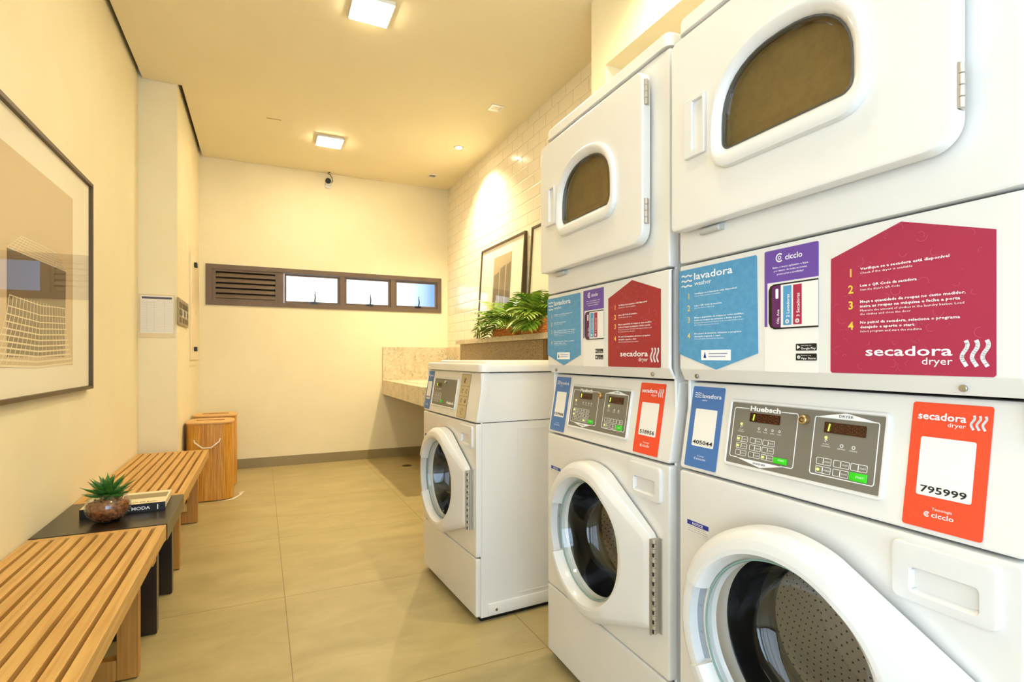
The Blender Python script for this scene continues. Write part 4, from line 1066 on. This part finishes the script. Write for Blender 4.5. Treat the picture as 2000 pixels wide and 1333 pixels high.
    A_ = ang_set(hc, [ho, hi]); b.loft([[(x, -.040, z) for x, z in resample_ray(offset(hi, -.0015), hc, A_)], [(x, -.016, z) for x, z in resample_ray(offset(hi, -.005), hc, A_)]], False, True)
    b.build('door_handle', white2, d)
    for z in (1.478, 1.796):
        b = MB(); zz = z
        for k in range(4): b.cyl((.6205, -.0255, z+k*.0168), 'Z', .0046, .0162, 14, .0008)
        b.box(.6175, .6195, -.030, -.014, z, z+.067); b.build('hinge', hinge_m, d)
    b = MB(); b.cyl((.085, -.008, 1.417), 'X', .0075, .06, 12, .002); b.box(.08, .15, -.008, 0, 1.411, 1.4245); b.build('door_catch', mat('grey_catch', (190, 188, 180), .4), t)
    return t
cr2 = mat('deep_crimson_print', (160, 36, 46), .4)
stacked(.935, .354, .030, 'nearest stacked washer and dryer, its orange sticker reading 795999', '405044', '795999', crimson, 11, 4.0)
stacked(.9533, 1.070, .030, 'second stacked washer and dryer, its orange sticker reading 518956', '107948', '518956', cr2, 12)

# single washer
x0, y0, a = .812, 2.075, -.048
t = empty('front_load_washer', (x0+W*math.sin(a), y0+W*math.cos(a), 0), -PI/2-a, 'single white front-loading washer standing apart with a flat lid', 'washer')
washer_base(t, 1.052)
b = MB(); b.shear = slant; o_ = rrect(0, W, .8425, 1.054, .009, 4)
b.loft([[(x, y, z) for x, z in offset(o_, k)] for k, y in ((-.006, 0), (-.0015, .002), (0, .007), (0, .03))], True, False); b.build('control_housing', white, t)
b = MB(); lo = rrect(-.004, W+.004, .018, .68, .03, 6)
b.loft([[(x, yy, z) for x, yy in offset(lo, k)] for k, z in ((-.004, 1.0555), (0, 1.058), (0, 1.078), (-.004, 1.088), (-.014, 1.092))], True, True)
ld = b.build('lid', white, t)
lo = rrect(.05, W-.05, .07, .62, .02, 5); b = MB(); b.loft([[(x, yy, z) for x, yy in offset(lo, k)] for k, z in ((0, 1.0915), (-.003, 1.100), (-.010, 1.104))], False, True); b.build('lid_panel', white, ld)
side_stickers(t, slant, '107974', None, (.006, .088))
b = MB(); b.shear = slant; o_ = rrect(.115, .430, .877, 1.020, .008, 4)
b.loft([[(x, yy, z) for x, z in offset(o_, k)] for k, yy in ((0, 0), (0, -.0045), (-.0015, -.006), (-.005, -.006), (-.0065, -.0035))], False, True); p = b.build('control_panel', white2, t)
y = -.0036; sticker(p, 'grey_overlay', panel_grey, rrect(.1225, .4225, .8845, 1.0125, .002, 2), y, slant); y -= .0009
def f(b):
    b.text('Huebsch', .325, .898, .0135, .412, y-.0003, .035)
    for i in range(3):
        for j in range(3): b.poly(rrect(.135+i*.036, .166+i*.036, .899+j*.0155, .911+j*.0155, .001, 1), .0008, y, True); b.text([['HOT', 'WARM', 'COLD'], ['NORMAL', 'PERM', 'WOOL'], ['LIGHT', 'MED', 'HEAVY']][i][j], .148+i*.036, .9035+j*.0155, .003, .163+i*.036, y)
    for cx in (.15, .176, .196, .216): b.arc(cx, .962, .0025, 0, 6.28, .001, y)
lettering(p, 'panel_print', wht_print, f, slant)
d = MB(); d.shear = slant; d.prism(rrect(.160, .226, .972, .993, .001, 1), y-.0006, y-.0003); d = d.build('display', disp_m, p)
lettering(d, 'unlit_digits', disp_ghost, lambda b: digits(b, .163, .225, .972, .993, 4, y-.0012), slant)
lettering(d, 'lit_digit', led, lambda b: digits(b, .163, .225, .972, .993, 4, y-.0018, (0,)), slant)
d = MB(); d.shear = slant; d.rbox(.236, .268, y-.0022, y+.0002, .898, .911, .0009, 2); d.build('start_button', green_btn, p)
d = MB(); d.shear = slant; d.cyl((.292, -.016, 1.0), 'Y', .0088, .013, 24, .0015); d.build('key_lock', chrome, p)
dc = sticker(t, 'picture_guide_sticker', mat('tan_label', (196, 176, 134), .5), rrect(.462, .563, .850, 1.044, .002, 2), -.0012, slant)
def f(b):
    for z in (.905, .945, .99): b.line((.464, z), (.561, z), .0012, -.002)
    b.poly(rrect(.463, .562, .851, 1.043, .002, 2), .001, -.002, True)
    for cx, cz, r in ((.505, 1.015, .012), (.49, .968, .009), (.535, .968, .009), (.49, .925, .008), (.535, .925, .009), (.512, .878, .014)): b.arc(cx, cz, r, .4, 5.4, .0018, -.002); b.line((cx-r, cz-r*.6), (cx+r, cz+r*.7), .0014, -.002)
    b.prism([(.498, 1.006), (.506, 1.006), (.509, 1.02), (.502, 1.024)], -.002, -.0017); b.prism([(.53, .919), (.542, .919), (.54, .93)], -.002, -.0017)
lettering(dc, 'guide_drawings', mat('dark_label_print', (70, 52, 26), .5), f, slant)
# pressed panel outline, access strip and screws on its visible side (local x = W face)
b = MB(Matrix.Translation((W, 0, 0)) @ Matrix.Rotation(PI/2, 4, 'Z'))
def sidebox(x0_, x1_, z0_, z1_, w, h): 
    b.box(x0_, x1_, -h, .0015, z0_, z0_+w); b.box(x0_, x1_, -h, .0015, z1_-w, z1_); b.box(x0_, x0_+w, -h, .0015, z0_+w, z1_-w); b.box(x1_-w, x1_, -h, .0015, z0_+w, z1_-w)
b.v = []; b.f = []; b.sm = []
bs = MB(); X1 = W-.003
for (y0_, y1_, z0_, z1_) in ((.20, .46, .09, .81),):
    bs.box(X1-.001, X1+.0016, y0_, y0_+.006, z0_, z1_); bs.box(X1-.001, X1+.0016, y1_-.006, y1_, z0_, z1_); bs.box(X1-.001, X1+.0016, y0_+.006, y1_-.006, z0_, z0_+.006); bs.box(X1-.001, X1+.0016, y0_+.006, y1_-.006, z1_-.006, z1_)
bs.build('pressed_ridge', white, t)
MB().rbox(X1-.001, X1+.004, .055, .66, .026, .075, .002, 2).build('access_strip', white, t)
for yy in (.095, .60): MB().cyl((X1+.003, yy, .045), 'X', .006, .003, 12).build('screw', steel, t)
bs = MB(); bs.box(X1-.0005, X1+.0004, .03, .672, .8405, .8435); bs.build('side_seam', grey_gap, t)
